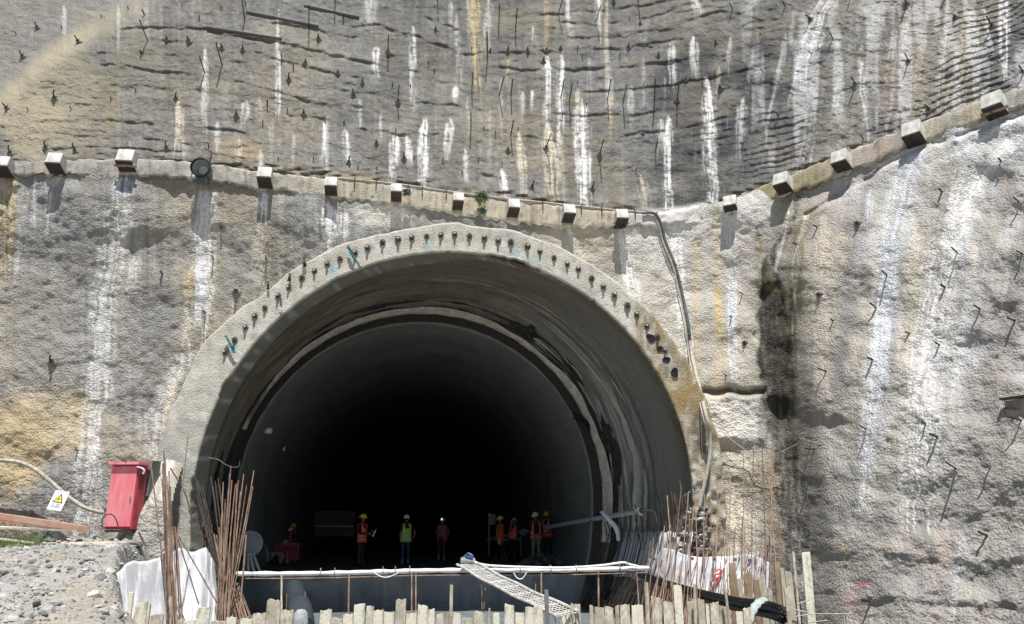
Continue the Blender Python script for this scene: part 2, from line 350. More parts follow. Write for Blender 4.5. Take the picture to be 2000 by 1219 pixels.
UP_RUNS = [  # colour, points, half width, strength
 (WHITE, [(633, 238), (632, 325)], 9, .95), (WHITE, [(672, 250), (678, 320)], 8, .8), (WHITE, [(772, 258), (767, 360)], 11, 1), (WHITE, [(797, 266), (799, 318)], 8, .9),
 (WHITE, [(831, 230), (826, 366)], 14, 1.1), (WHITE, [(879, 230), (874, 305)], 9, .9), (WHITE, [(807, 48), (806, 175)], 7, .9), (WHITE, [(735, 85), (733, 160)], 7, .9), (WHITE, [(546, 15), (543, 215)], 6, .75),
 (WHITE, [(400, 93), (400, 250)], 7, .7), (CREAM, [(350, 190), (343, 305)], 11, .75), (WHITE, [(1068, 105), (1067, 250)], 10, 1), (WHITE, [(1096, 100), (1092, 260)], 10, .9), (CREAM, [(1070, 240), (1082, 395)], 15, .9),
 (CREAM, [(1092, 250), (1100, 395)], 9, .6), (WHITE, [(1131, 175), (1137, 395)], 12, 1.1), (WHITE, [(1146, 205), (1148, 395)], 8, .9), (CREAM, [(1013, 255), (1022, 345), (1024, 390)], 8, .9), (WHITE, [(980, 330), (987, 390)], 8, .95),
 (WHITE, [(1311, 80), (1315, 175)], 9, .75), (WHITE, [(1354, 70), (1358, 145)], 9, .75), (WHITE, [(1306, 225), (1306, 400)], 11, .9), (WHITE, [(1380, 150), (1388, 260), (1390, 395)], 15, .95), (WHITE, [(1452, 190), (1444, 290)], 10, .6),
 (OCH, [(925, -20), (930, 60), (936, 170)], 11, .85), (CREAM, [(912, -20), (920, 60)], 8, .6), (OCH, [(993, 100), (992, 180)], 7, .6), (OCH, [(1195, 180), (1195, 270)], 6, .9), (OCH, [(1067, -20), (1067, 80)], 6, .6), (WHITE, [(1108, -20), (1112, 80)], 7, .7),
 (WHITE, [(1169, -20), (1172, 80)], 6, .9), (CREAM, [(1185, 0), (1188, 170)], 7, .5), (WHITE, [(891, 25), (898, 160)], 6, .5), (WHITE, [(953, -10), (953, 100)], 9, .45), (WHITE, [(722, -10), (722, 50)], 11, .5), (WHITE, [(890, 168), (889, 195)], 6, .9),
 (WHITE, [(1622, -20), (1590, 60), (1572, 140)], 26, .8), (WHITE, [(1683, 120), (1680, 175), (1695, 260)], 10, .7), (WHITE, [(1560, 120), (1545, 200)], 9, .6), (WHITE, [(1590, 150), (1570, 330)], 18, .35), (WHITE, [(1490, -10), (1450, 25)], 12, .7), (WHITE, [(1355, -10), (1365, 25)], 10, .7),
 (CREAM, [(1900, 10), (1890, 100), (1870, 190)], 28, .42), (PINK, [(1770, 40), (1750, 250)], 34, .55), (CREAM, [(1810, 60), (1790, 200)], 12, .4), (WHITE, [(1960, -20), (1965, 140)], 13, .75), (WHITE, [(1920, 10), (1940, 120)], 7, .5), (WHITE, [(1850, -10), (1835, 180)], 8, .35),
 (WHITE, [(1530, 100), (1500, 260)], 9, .35), (WHITE, [(1290, 230), (1288, 300)], 7, .5), (WHITE, [(1640, 150), (1625, 240)], 7, .6), (WHITE, [(480, 195), (478, 250)], 10, .6), (WHITE, [(505, 190), (508, 240)], 7, .4), (WHITE, [(908, 290), (911, 372)], 5, .6), (CREAM, [(1250, 340), (1262, 400)], 12, .6),
 (WHITE, [(1040, 175), (1036, 215)], 4, .8), (WHITE, [(1042, 50), (1040, 75)], 7, .7), (WHITE, [(1228, 170), (1226, 215)], 4, .7), (WHITE, [(880, 0), (878, 60)], 4, .5), (CREAM, [(1715, 20), (1700, 130)], 10, .35), (WHITE, [(1780, 0), (1760, 90)], 9, .4)]
def alb_up(u, v):
    c = alb_common(u, v)
    s = u/68.; ph = (v-strata(u))/68.
    c = c*(1+.13*fbm(s*.7, ph*5, 3, 111)[..., None])
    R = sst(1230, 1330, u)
    c = mixc(c, (.060, .064, .072), np.clip(.92*R*sst(1640, 1440, u)*(.78+.9*fbm(s, ph*2.5, 4, 112))*sst(-40, 120, v), 0, .85)); c = mixc(c, (.13, .13, .135), .75*sst(.02, .4, fbm(s*.9, ph*1.3, 4, 125))*sst(1450, 1560, u)); c = mixc(c, (.42, .355, .255), .42*sst(-.05, .5, fbm(s*.35, v/190., 4, 128)))  # shade of the facet right of centre painted as a darker wall colour
    c = c*(.68-.04*(1-R)+.22*fbm(u/5., ph*13, 3, 127))[..., None]; c = mixc(c, (.15, .145, .125), .55*sst(.12, .5, fbm(s*.8, ph*2.2, 4, 126))*(1-R))
    c = mixc(c, (.245, .225, .175), .85*blob(u, v, 150, 170, 90, 110, 113)); c = mixc(c, (.46, .39, .26), .5*blob(u, v, 60, 230, 75, 80, 114))
    c = mixc(c, (.48, .42, .30), .55*gauss(arete(u, v), -5, 28)*sst(400, 100, u)); c = mixc(c, (.27, .27, .26), .45*sst(0, 40, arete(u, v)))  # sunlit upward-facing edge painted lighter along the arete
    c = mixc(c, (.36, .28, .16), .5*blob(u, v, 470, 292, 55, 28, 115)); c = mixc(c, (.52, .40, .18), .5*blob(u, v, 690, 350, 70, 8, 123)); c = mixc(c, (.20, .17, .12), .8*blob(u, v, 215, 195, 18, 60, 116))
    c = mixc(c, (.17, .165, .13), .8*blob(u, v, 1100, 192, 45, 10, 117)+.7*blob(u, v, 1150, 190, 75, 9, 118)+.6*blob(u, v, 1185, 238, 55, 10, 119))
    c = mixc(c, (.30, .27, .20), .35*np.clip(fbm(s*.5, ph, 3, 120)*2-.2, 0, 1))
    c = mixc(c, (.22, .22, .22), .55*np.clip(fbm(u/7., v/60., 3, 122)*2.2-.5, 0, 1)*sst(1250, 1400, u))
    for i, (col, pts, w, st) in enumerate(UP_RUNS): c = mixc(c, col, st*run(u, v, pts, w, seed=300+i))
    for i in range(46):       # faint smaller runs from nail heads
        cu = 60+1900*((i*.618) % 1); cv = 330*((i*.377+.13) % 1); L = 40+80*((i*.71) % 1); k = .25+.3*((i*.29) % 1)
        c = mixc(c, WHITE if i % 3 else CREAM, k*run(u, v, [(cu, cv), (cu+(-.12 if cu > 1400 else 0)*L, cv+L)], 3.5+3*((i*.43) % 1), seed=500+i))
    hi = sst(.05, .35, fbm(u/26., v/160., 3, 124))*sst(1420, 1500, u); c = mixc(c, (.62, .63, .64), .45*hi)
    d = vbt(u)-v
    m = sst(36, 8, d)*sst(410, 470, u)*sst(1290, 1180, u)+.8*sst(28, 6, d)*sst(80, 160, u)*sst(470, 400, u)
    c = mixc(c, (.10, .085, .06), m*np.clip(.45+1.5*fbm(u/16., v/6., 3, 121), 0, 1))
    m = sst(70, 10, d)*sst(1360, 1420, u)*sst(1560, 1470, u)
    c = mixc(c, (.11, .115, .10), .85*m*np.clip(.5+1.2*fbm(u/14., v/12., 3, 131), 0, 1)); c = mixc(c, WHITE, .8*sst(14, 2, d)*sst(1230, 1300, u)*sst(1420, 1350, u))
    return c
LOW_RUNS = [
 (BLUE, [(245, 345), (238, 400)], 22, .85), (WHITE, [(236, 400), (222, 480), (205, 600), (190, 750), (170, 950), (160, 1100)], 30, .55), (WHITE, [(115, 345), (95, 370)], 20, .9), (WHITE, [(70, 345), (62, 450)], 5, .6), (WHITE, [(100, 370), (90, 460)], 5, .6), (WHITE, [(35, 480), (30, 560)], 4, .6),
 (WHITE, [(408, 372), (400, 420), (397, 560), (385, 660)], 24, .75), (BLUE, [(392, 420), (388, 600)], 18, .6), (OCH, [(376, 520), (370, 600)], 13, .9), (CREAM, [(365, 600), (362, 720)], 12, .6), (WHITE, [(518, 372), (512, 425)], 11, 1.2),
 (WHITE, [(638, 395), (640, 490)], 23, 1.2), (WHITE, [(675, 405), (672, 470)], 12, .9), (BLUE, [(618, 400), (618, 480)], 5, .7), (WHITE, [(263, 500), (255, 570)], 10, .6), (CREAM, [(508, 430), (500, 560)], 18, .45), (OCH, [(15, 340), (12, 520)], 26, .85), (CREAM, [(45, 350), (40, 500)], 14, .35),
 (WHITE, [(365, 690), (330, 780), (300, 1000)], 34, .55), (WHITE, [(1215, 440), (1222, 500), (1240, 620)], 18, .9), (OCH, [(1120, 430), (1150, 520)], 10, .7), (WHITE, [(1105, 440), (1140, 510)], 10, .9), (PINK, [(1180, 440), (1190, 560)], 16, .4),
 (WHITE, [(1315, 420), (1330, 600), (1345, 740)], 17, .95), (WHITE, [(1300, 430), (1290, 520)], 30, .45), (OCH, [(1362, 470), (1365, 720)], 12, .55), (OCH, [(1398, 400), (1402, 600), (1408, 800)], 10, .9), (BLUE, [(1425, 430), (1430, 560), (1438, 780)], 14, .9), (PINK, [(1455, 420), (1452, 700)], 12, .55),
 (OLIVE, [(1478, 440), (1490, 540)], 12, .7), (WHITE, [(1540, 400), (1528, 470), (1512, 530)], 5, 1.2), (OLIVE, [(1585, 410), (1560, 450), (1545, 520), (1538, 760)], 13, .85), (OLIVE, [(1600, 400), (1568, 470), (1560, 640)], 6, .8), (WHITE, [(1575, 420), (1552, 500), (1548, 640)], 5, .6),
 (CREAM, [(1610, 420), (1600, 560)], 20, .6), (PINK, [(1650, 400), (1620, 560)], 18, .4), (BLUE, [(1770, 330), (1735, 480), (1715, 700), (1690, 900)], 24, .8), (BLUE, [(1700, 370), (1690, 450)], 8, .7), (CREAM, [(1800, 400), (1770, 700)], 22, .4), (WHITE, [(1900, 330), (1850, 480), (1810, 680), (1790, 1000)], 40, .60),
 (WHITE, [(1990, 260), (1930, 330), (1860, 450)], 18, .8), (WHITE, [(1990, 230), (1900, 290), (1800, 330)], 20, .8), (CREAM, [(1640, 450), (1600, 700), (1610, 900)], 30, .3), (WHITE, [(1700, 700), (1690, 1000)], 18, .35),
 (OCH, [(1385, 860), (1400, 1060)], 26, .7), (CREAM, [(1450, 860), (1455, 1080)], 34, .9), (CREAM, [(1410, 780), (1430, 900)], 40, .7), (RUST, [(1500, 900), (1510, 1000), (1520, 1080)], 20, .7), (OCH, [(1650, 1050), (1648, 1120)], 6, .7), (WHITE, [(1690, 940), (1680, 1010)], 12, .7), (BLUE, [(1880, 1050), (1860, 1219)], 14, .35)]
def seam_mask(u, v):
    cu = interp(v, [(380, 1562), (450, 1535), (520, 1498), (560, 1506), (700, 1514), (850, 1528), (1000, 1552), (1100, 1562)])+7*fbm(v/26., 0*u, 3, 1701)
    w = interp(v, [(380, 7), (450, 10), (530, 15), (570, 26), (640, 33), (760, 33), (850, 27), (1000, 30), (1120, 34)])*(1+.25*fbm(v/18., 0*u+3, 3, 1702))
    st = interp(v, [(380, 0), (440, .35), (530, .65), (562, .93), (700, .92), (790, .80), (860, .58), (960, .46), (1040, .42), (1120, .15), (1150, 0)])
    d = u-cu; e = (1-sst(.80, 1.02, -d/w))*(1-sst(.65, 1.35, d/w)); t = fbm(u/5.5, v/38., 4, 1703)+.6*fbm(u/5., v/6., 3, 1704)
    return np.clip(e*(st+(.25+.9*(1-st))*t), 0, .98)
def alb_low(u, v):
    c = alb_common(u, v); s = u/68.; z = v/68.
    c = mixc(c, (.40, .335, .23), .40*sst(-.05, .5, fbm(s*.35, v/210., 4, 168)))
    c = c*(.97+.16*fbm(u/6., v/5., 3, 167))[..., None]
    R = sst(1080, 1260, u); top = sst(90, 10, v-(vbt(u)+vbh(u)))
    c = mixc(c, (.56, .53, .47), R*sst(1520, 1440, u)*(.62+.35*fbm(s*1.1, z*.8, 3, 141))); c = mixc(c, (.375, .35, .31), .60*sst(1540, 1600, u))
    c = mixc(c, (.70, .69, .66), .75*top*sst(1180, 1260, u)*sst(1540, 1460, u)); c = mixc(c, BLUE, .75*top*sst(1560, 1680, u)*np.clip(.6+fbm(s*2, z*2, 3, 143), 0, 1))
    c = mixc(c, (.68, .66, .60), .8*blob(u, v, 740, 420, 80, 22, 160)); c = mixc(c, (.62, .57, .48), .6*blob(u, v, 1120, 480, 90, 60, 161))
    c = mixc(c, (.50, .39, .22), .75*blob(u, v, 40, 860, 85, 120, 144)*sst(735, 770, v)); c = mixc(c, (.55, .45, .28), .5*blob(u, v, 130, 830, 50, 80, 145)); c = mixc(c, (.50, .38, .20), .8*blob(u, v, 333, 790, 12, 55, 146))
    c = mixc(c, (.24, .24, .235), .5*blob(u, v, 290, 640, 90, 90, 147)+.5*blob(u, v, 60, 640, 110, 90, 148)+.35*blob(u, v, 480, 560, 50, 70, 149))
    c = mixc(c, (.44, .42, .37), .6*sst(900, 1000, v)*sst(200, 240, u)*sst(400, 330, u))
    c = mixc(c, (.20, .20, .215), .55*np.clip(fbm(u/30., v/90., 3, 150)*2-.25, 0, 1)*sst(1560, 1620, u))
    c = mixc(c, (.62, .62, .63), .55*np.clip(fbm(u/55.+v/150., v/140., 3, 151)*2-.1, 0, 1)*sst(1560, 1640, u)*sst(960, 800, v))
    c = mixc(c, (.43, .35, .31), .5*np.clip(fbm(u/50., v/70., 3, 152)*2-.5, 0, 1)*sst(1560, 1620, u))
    q_ = u+.16*(v-400); Rr = sst(1570, 1640, u)
    for k_, (cc, wd, col, st) in enumerate(((1640, 26, (.52, .44, .37), .5), (1680, 22, (.22, .215, .21), .55), (1722, 20, (.56, .50, .40), .4), (1775, 24, (.66, .69, .74), .6), (1812, 18, (.50, .46, .35), .5), (1850, 22, (.30, .29, .24), .5), (1905, 34, (.70, .72, .75), .6), (1960, 30, (.27, .27, .27), .5), (2010, 30, (.21, .21, .215), .6))):
        c = mixc(c, col, st*Rr*gauss(q_+14*fbm(u/60., v/120., 3, 180+k_), cc, wd)*np.clip(.6+1.0*fbm(u/18., v/90., 3, 190+k_), 0, 1)*sst(980, 820, v))
    for i, (col, pts, w, st) in enumerate(LOW_RUNS): c = mixc(c, col, st*run(u, v, pts, w, seed=700+i, taper=(pts[-1][1]-pts[0][1] < 160)))
    for i in range(40):
        cu = 1200+820*((i*.618) % 1) if i % 3 else 30+620*((i*.618) % 1); cv = 360+560*((i*.377+.23) % 1); L = 60+120*((i*.71) % 1)
        c = mixc(c, (WHITE, CREAM, (.2, .2, .2), BLUE)[i % 4], (.22+.25*((i*.29) % 1))*run(u, v, [(cu, cv), (cu-(.18 if cu > 1500 else .02)*L, cv+L)], 3+5*((i*.43) % 1), seed=900+i))
    # wet black stain plus painted shade in the hollow and down the fold
    c = mixc(c, (.06, .055, .045), .8*run(u, v, [(1545, 560), (1548, 640), (1552, 860)], 9, seed=176)); c = mixc(c, (.33, .29, .23), .6*run(u, v, [(1500, 760), (1504, 840)], 9, seed=177))
    c = mixc(c, (.15, .14, .12), .6*sst(foldline(v)-80, foldline(v)-30, u)*sst(foldline(v)+75, foldline(v)+20, u)*sst(620, 760, v)*sst(1100, 980, v)); c = mixc(c, (.13, .11, .05), .7*blob(u, v, 1500, 560, 24, 40, 153)); c = mixc(c, (.12, .11, .09), .65*blob(u, v, 1520, 1110, 40, 70, 154))
    c = mixc(c, (.12, .10, .08), .5*blob(u, v, 1350, 1010, 26, 55, 163))
    c = mixc(c, (.72, .70, .66), .8*sst(1375, 1388, u)*sst(1486, 1474, u)*sst(778, 786, v)*sst(880, 850, v)); c = mixc(c, (.10, .09, .075), .85*sst(1365, 1378, u)*sst(1500, 1485, u)*gauss(v, 765+5*vn(u/20., 0*u, 8), 6))
    # dark line wandering over the lower right; shade painted dark under the lips
    seam = interp(u, [(1580, 885), (1610, 900), (1640, 925), (1670, 920), (1690, 935), (1710, 950), (1740, 952), (1780, 965), (1800, 940), (1820, 938), (1850, 960), (1890, 955), (1930, 942), (1960, 945), (2000, 975)])
    c = mixc(c, (.15, .155, .16), .72*gauss(v, seam+4*vn(u/9., 0*u, 14), 6)*sst(1580, 1600, u)*np.clip(.75+.5*vn(u/30., 0*u, 15), 0, 1))
    c = mixc(c, (.19, .19, .18), .6*blob(u, v, 1620, 1010, 32, 28, 155)+.65*blob(u, v, 1720, 1020, 34, 32, 156)+.6*blob(u, v, 1800, 1050, 22, 20, 157)+.5*blob(u, v, 1730, 1130, 35, 25, 158)+.55*blob(u, v, 1960, 1130, 90, 24, 159))
    c = mixc(c, (.035, .034, .026), seam_mask(u, v)); c = mixc(c, (.15, .12, .04), .6*blob(u, v, 1515, 562, 20, 9, 1710))  # crease colour mixes wet stain and painted shade
    c = mixc(c, (.42, .13, .18), .8*blob(u, v, 1682, 1143, 20, 14, 162)*np.clip(.35+1.6*fbm(u/4., v/4., 2, 164), 0, 1)+.5*blob(u, v, 1665, 1180, 34, 18, 165)*np.clip(.2+1.6*fbm(u/4., v/4., 2, 166), 0, 1))
    return c

# ---------------------------------------------------------------- build the two walls
def useq(step): return np.concatenate([np.linspace(-900, -20, 70)[:-1], np.arange(-20, 2020, step), np.linspace(2020, 2900, 70)])
def pts3(u, v, Y):
    rx, ry, rz = ray(u, v); k = Y/ry
    return np.stack([rx*k, Y, CAMZ+rz*k], -1)
RX, RZ, RY = -1.845, 2.45, 20.9      # portal centre x, centre height, face depth
RI, RO = 6.63, 7.50
def cxa(Y): return RX-.27*(np.minimum(Y, 26.0)-RY)-.12*np.maximum(np.asarray(Y)-26.0, 0)
us = useq(2.6)
vt = np.concatenate([np.linspace(-6, 0, 3)[:-1], np.linspace(0, 1, 340), np.linspace(1, 1.35, 40)[1:]])
U = np.broadcast_to(us[None, :], (len(vt), len(us))); top = (vbt(us)+vbh(us)*.55)[None, :]
V = np.where(vt[:, None] < 0, top+vt[:, None]*2, top+np.clip(vt[:, None], 0, None)*(1219-top))
Pl = pts3(U, V, depth_low(U, V)); cent = (Pl[:-1, :-1]+Pl[1:, 1:])/2
rr = np.hypot(cent[..., 0]-cxa(cent[..., 1]), cent[..., 2]-RZ)
low_wall = grid_mesh('sprayed_concrete_wall', Pl, M['shot'], alb_low(U, V), mask=(rr > RI+.35))
tag(low_wall, 'lower grey sprayed concrete wall around the tunnel mouth, streaked with white lime runs', 'wall')
vt = np.concatenate([np.linspace(-.9, 0, 60)[:-1], np.linspace(0, 1, 215)])
U = np.broadcast_to(us[None, :], (len(vt), len(us))); bot = (vbt(us)+vbh(us)*.5)[None, :]
V = np.where(vt[:, None] < 0, vt[:, None]*500-8, -8+vt[:, None]*(bot+8))
V = np.minimum(V, bot)
Pu = pts3(U, V, depth_up(U, V))
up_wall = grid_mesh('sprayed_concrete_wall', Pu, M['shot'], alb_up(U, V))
tag(up_wall, 'upper grey sprayed concrete wall above the berm, ribbed and studded with nail heads', 'wall')

def wall_pt(u, v, which):
    f = depth_up if which == 'up' else depth_low
    return at(u, v, float(f(np.array([float(u)]), np.array([float(v)]))[0]))
def wall_nrm(u, v, which):
    f = depth_up if which == 'up' else depth_low
    d = 25.
    ps = [at(a, b, float(f(np.array([float(a)]), np.array([float(b)]), False)[0])) for a, b in ((u-d, v), (u+d, v), (u, v-d), (u, v+d))]
    n = (ps[1]-ps[0]).cross(ps[2]-ps[3]).normalized()
    return -n if n.y > 0 else n

# berm beam: a low cast concrete strip along the whole berm
ub = np.concatenate([np.linspace(-850, 0, 60)[:-1], np.arange(0, 2001, 4), np.linspace(2000, 2850, 60)[1:]])
prof = [(0, 1.15, .9), (0, .9, .6), (0, .35, .14), (0, .04, 0), (0, 0, -.0), (.04, -.015, 0), (.2, -.02, 0), (.4, -.02, 0), (.6, -.02, 0), (.8, -.02, 0), (.96, -.015, 0), (1.0, .02, 0), (1.02, .4, 0)]
rows = []; arow = []
for (f, dy, _), k in zip(prof, range(len(prof))):
    v = vbt(ub)+vbh(ub)*f; Y = YT(ub)-.05+dy
    n = .028*fbm(ub/9., np.full_like(ub, k*1.7), 3, 33)+.03*fbm(ub/60., np.full_like(ub, 1.), 2, 34)
    if k < 3: P = pts3(ub, vbt(ub), YT(ub)-.05); P = P+np.stack([0*ub, dy+n, .02*fbm(ub/8., 0*ub+k, 2, 35)+0*ub], -1)
    else: P = pts3(ub, v+(3+4*(f > .9))*fbm(ub/12., 0*ub+f*3, 2, 36), Y+n)
    rows.append(P); vv = v
    c = np.array((.40, .38, .335))*(1+.35*fbm(ub/14., vv/9., 4, 37))[:, None]
    c = mixc(c, (.55, .43, .24), .75*np.clip(fbm(ub/26., vv/200., 3, 38)*2.4-.1, 0, 1)*(.5+.5*(ub > 450)))
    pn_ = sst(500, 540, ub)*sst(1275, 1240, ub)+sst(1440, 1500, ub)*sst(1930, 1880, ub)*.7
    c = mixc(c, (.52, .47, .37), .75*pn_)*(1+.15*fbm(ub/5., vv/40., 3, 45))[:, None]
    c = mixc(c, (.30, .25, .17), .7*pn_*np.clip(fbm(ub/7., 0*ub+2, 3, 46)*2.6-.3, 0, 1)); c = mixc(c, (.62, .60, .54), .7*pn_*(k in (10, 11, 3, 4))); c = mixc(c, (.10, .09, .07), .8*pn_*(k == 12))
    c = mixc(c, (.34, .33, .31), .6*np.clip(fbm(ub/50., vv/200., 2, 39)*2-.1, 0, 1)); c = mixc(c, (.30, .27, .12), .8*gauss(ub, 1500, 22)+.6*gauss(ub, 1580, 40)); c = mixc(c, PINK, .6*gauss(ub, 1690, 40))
    c = mixc(c, (.17, .16, .13), .5*np.clip(fbm(ub/4., vv/300., 2, 40)*2.5-.8, 0, 1))
    c = mixc(c, (.12, .11, .09), .75*np.clip(fbm(ub/10., vv/5.+k*.6, 4, 43)*2.6-.7, 0, 1)); c = mixc(c, (.75, .74, .72), .8*gauss(ub, 1300, 60)+.5*gauss(ub, 380, 14)+.5*np.clip(fbm(ub/16., 0*vv+k, 3, 44)*2-.5, 0, 1)*(k in (3, 4)))
    arow.append(c)
beam = empty('concrete_beam', at(900, 385, 22.3)); tag(beam, 'long stained concrete beam along the berm, set with jutting white anchor blocks', 'beam')
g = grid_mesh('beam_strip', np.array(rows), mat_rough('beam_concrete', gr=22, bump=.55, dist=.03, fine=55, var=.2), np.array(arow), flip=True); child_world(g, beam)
# ---------------------------------------------------------------- portal ring
def polar(theta, r, Y, shear=True):
    cx = cxa(Y) if shear else RX+0*np.asarray(Y)
    cc = np.cos(theta); cc = np.where(np.sin(theta) < 0, np.sign(cc)*np.abs(cc)**.5, cc)      # walls drop steeply below the springing
    return np.stack([cx+r*cc, Y+0*r, RZ+r*np.sin(theta)], -1)
def piston(P):   # world -> pixel, for colouring by place
    x, y, z = P[..., 0], P[..., 1], P[..., 2]-CAMZ
    d = y*CP+z*SP; return W0/2+FPX*x/d, H0/2-FPX*(-y*SP+z*CP)/d
th = np.linspace(math.radians(-38), math.radians(218), 620)
pr = [(RI+.06, 1.1), (RI+.02, .5), (RI+.005, .12), (RI+.0, .03)]+[(RI+.02+(RO-RI-.04)*k/16, 0) for k in range(17)]+[(RO, .04), (RO+.01, .2), (RO+.03, 3.6)]
T = np.broadcast_to(th[None, :], (len(pr), len(th))); R_ = np.array([p[0] for p in pr])[:, None]; D_ = np.array([p[1] for p in pr])[:, None]
ragr = .10*fbm(T*9, 0*T, 3, 800)*sst(RI+.3, RO, R_)
chip = np.clip(fbm(T*11, 0*T+2, 3, 803)-.30, 0, 1)*.22*sst(RI+.16, RI, R_)*(D_ < .3)
R2 = R_+ragr+chip+.10*np.sin(T*2.0+.5)*sst(RI, RO, R_)*0
outr = .26*gauss(T, math.radians(150), .2)+.22*gauss(T, math.radians(172), .25)
R2 = R2+outr*sst(RI, RO, R_)
Yr = RY+D_+.02*fbm(T*14, R_*2, 3, 801)+.006*fbm(T*50, R_*7, 2, 802)+.12*fbm(T*30, R_*5, 3, 804)*sst(math.radians(15), math.radians(-5), T)
P = polar(T, R2, Yr, False); uu, vv = piston(P)
c = np.array((.52, .50, .435))*(1+.13*fbm(uu/40., vv/40., 3, 810)+.10*fbm(uu/4., vv/22., 3, 811))[..., None]
c = mixc(c, (.42, .40, .33), .55*np.clip(fbm(uu/12., vv/60., 3, 812)*2-.4, 0, 1))
g_ = sst(1225, 1262, uu)*sst(560, 600, vv)
c = mixc(c, (.22, .19, .12), .85*g_*np.clip(.6+1.3*fbm(uu/6., vv/12., 4, 8161), 0, 1)); c = mixc(c, (.30, .20, .07), .8*g_*np.clip(.5+1.6*fbm(uu/14., vv/60., 3, 813), 0, 1)*sst(930, 850, vv)); c = mixc(c, (.12, .11, .08), .8*blob(uu, vv, 1372, 850, 28, 50, 814))
c = mixc(c, (.36, .29, .20), .8*sst(880, 940, vv)*sst(1290, 1310, uu)*np.clip(.6+fbm(uu/12., vv/14., 3, 816), 0, 1)); c = mixc(c, (.12, .10, .08), .8*np.clip(fbm(uu/9., vv/9., 3, 817)*3-.3, 0, 1)*sst(850, 960, vv)*sst(1290, 1310, uu))
for (bu, bv, br) in ((650, 525, 14), (838, 478, 9), (1005, 500, 11), (1052, 505, 10), (455, 680, 10), (1000, 480, 7), (690, 500, 8)): c = mixc(c, (.30, .52, .60), .55*blob(uu, vv, bu, bv, br, br, int(bu)))
c = mixc(c, (.36, .355, .33), .8*sst(700, 860, vv)*sst(600, 500, uu)*np.clip(.7+.8*fbm(uu/14., vv/14., 3, 8181), 0, 1))
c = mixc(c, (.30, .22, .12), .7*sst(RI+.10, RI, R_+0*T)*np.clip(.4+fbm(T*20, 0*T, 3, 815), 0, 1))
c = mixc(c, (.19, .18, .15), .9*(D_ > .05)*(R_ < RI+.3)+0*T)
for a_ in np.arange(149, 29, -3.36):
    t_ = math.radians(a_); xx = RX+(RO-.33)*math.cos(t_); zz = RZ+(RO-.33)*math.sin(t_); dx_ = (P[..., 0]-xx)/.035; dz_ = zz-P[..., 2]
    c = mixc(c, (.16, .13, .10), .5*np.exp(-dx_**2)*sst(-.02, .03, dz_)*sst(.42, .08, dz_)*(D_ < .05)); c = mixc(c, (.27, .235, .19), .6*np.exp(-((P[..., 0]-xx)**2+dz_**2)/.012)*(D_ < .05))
c = mixc(c, (.30, .29, .25), .6*np.clip(fbm(uu/11., vv/16., 4, 818)*2.8-.6, 0, 1)); c = mixc(c, (.66, .66, .63), .5*np.clip(fbm(uu/20., vv/14., 3, 819)*2.5-.5, 0, 1))
ring = empty('portal_ring', (RX, RY, RZ)); tag(ring, 'pale cast concrete arch ring framing the tunnel mouth, with rows of pipe ends', 'arch ring')
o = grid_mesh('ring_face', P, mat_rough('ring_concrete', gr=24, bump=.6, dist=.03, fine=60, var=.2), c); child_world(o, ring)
# pipe ends set in the ring
pe = MB()
pe.lathe([(.075, .0), (.092, -.012), (.088, -.03), (.06, -.035), (.05, -.05)], n=9)
pe.lathe([(.036, .0), (.036, -.11), (.026, -.11), (.026, -.02), (.0, -.02)], n=12)
PIPE_ME = None
k = 0; a = 149.0
while a > 29:
    t = math.radians(a+random.uniform(-.35, .35)); rr_ = RO-.33+random.uniform(-.03, .03)
    p = Vector((RX+rr_*math.cos(t), RY-.005, RZ+rr_*math.sin(t)))
    if PIPE_ME is None:
        o = pe.build('pipe_end', mat_plain('weathered_pipe', (.17, .13, .11), rough=.8, vs=20, color2=(.09, .07, .06)), smooth=True); PIPE_ME = o.data
        pl_ = MB(); pl_.lathe([(.024, -.10), (.024, -.135), (.0, -.14)], n=10); PLUG = pl_.build('pipe_plug', M['block'], smooth=True).data
        COL.objects.unlink(bpy.data.objects['pipe_plug'])
    else: o = link(bpy.data.objects.new('pipe_end', PIPE_ME))
    o.rotation_euler = (-math.pi/2+random.uniform(-.12, .12), 0, random.uniform(-.12, .12)); o.location = p; sc_ = random.uniform(.85, 1.1); o.scale = (sc_,)*3
    child_world(o, ring)
    if k % 3 != 1:
        q = link(bpy.data.objects.new('pipe_plug', PLUG), o)
    k += 1; a -= 3.36
# black discs standing in for the shaded inside of broken holes, ring right
for (hu, hv, w) in ((1272, 660, 13), (1290, 682, 10), (1302, 703, 11), (1318, 727, 13)):
    m = MB(); c0 = at(hu, hv, RY-.02)
    n = 18; pp_ = [w*.0085*(1+.16*math.sin(4*math.pi*j/n+hu)+.10*math.sin(6*math.pi*j/n+hv)) for j in range(n)]; m.loft([[Vector((pp_[j]*math.cos(2*math.pi*j/n)*q, h, pp_[j]*math.sin(2*math.pi*j/n)*q)) for j in range(n)] for q, h in ((1.1, .05), (1.0, -.012), (.0, .0))], caps=False)
    o = m.build('dark_hole_disc', M['blackrub']); o.location = c0; child_world(o, ring)

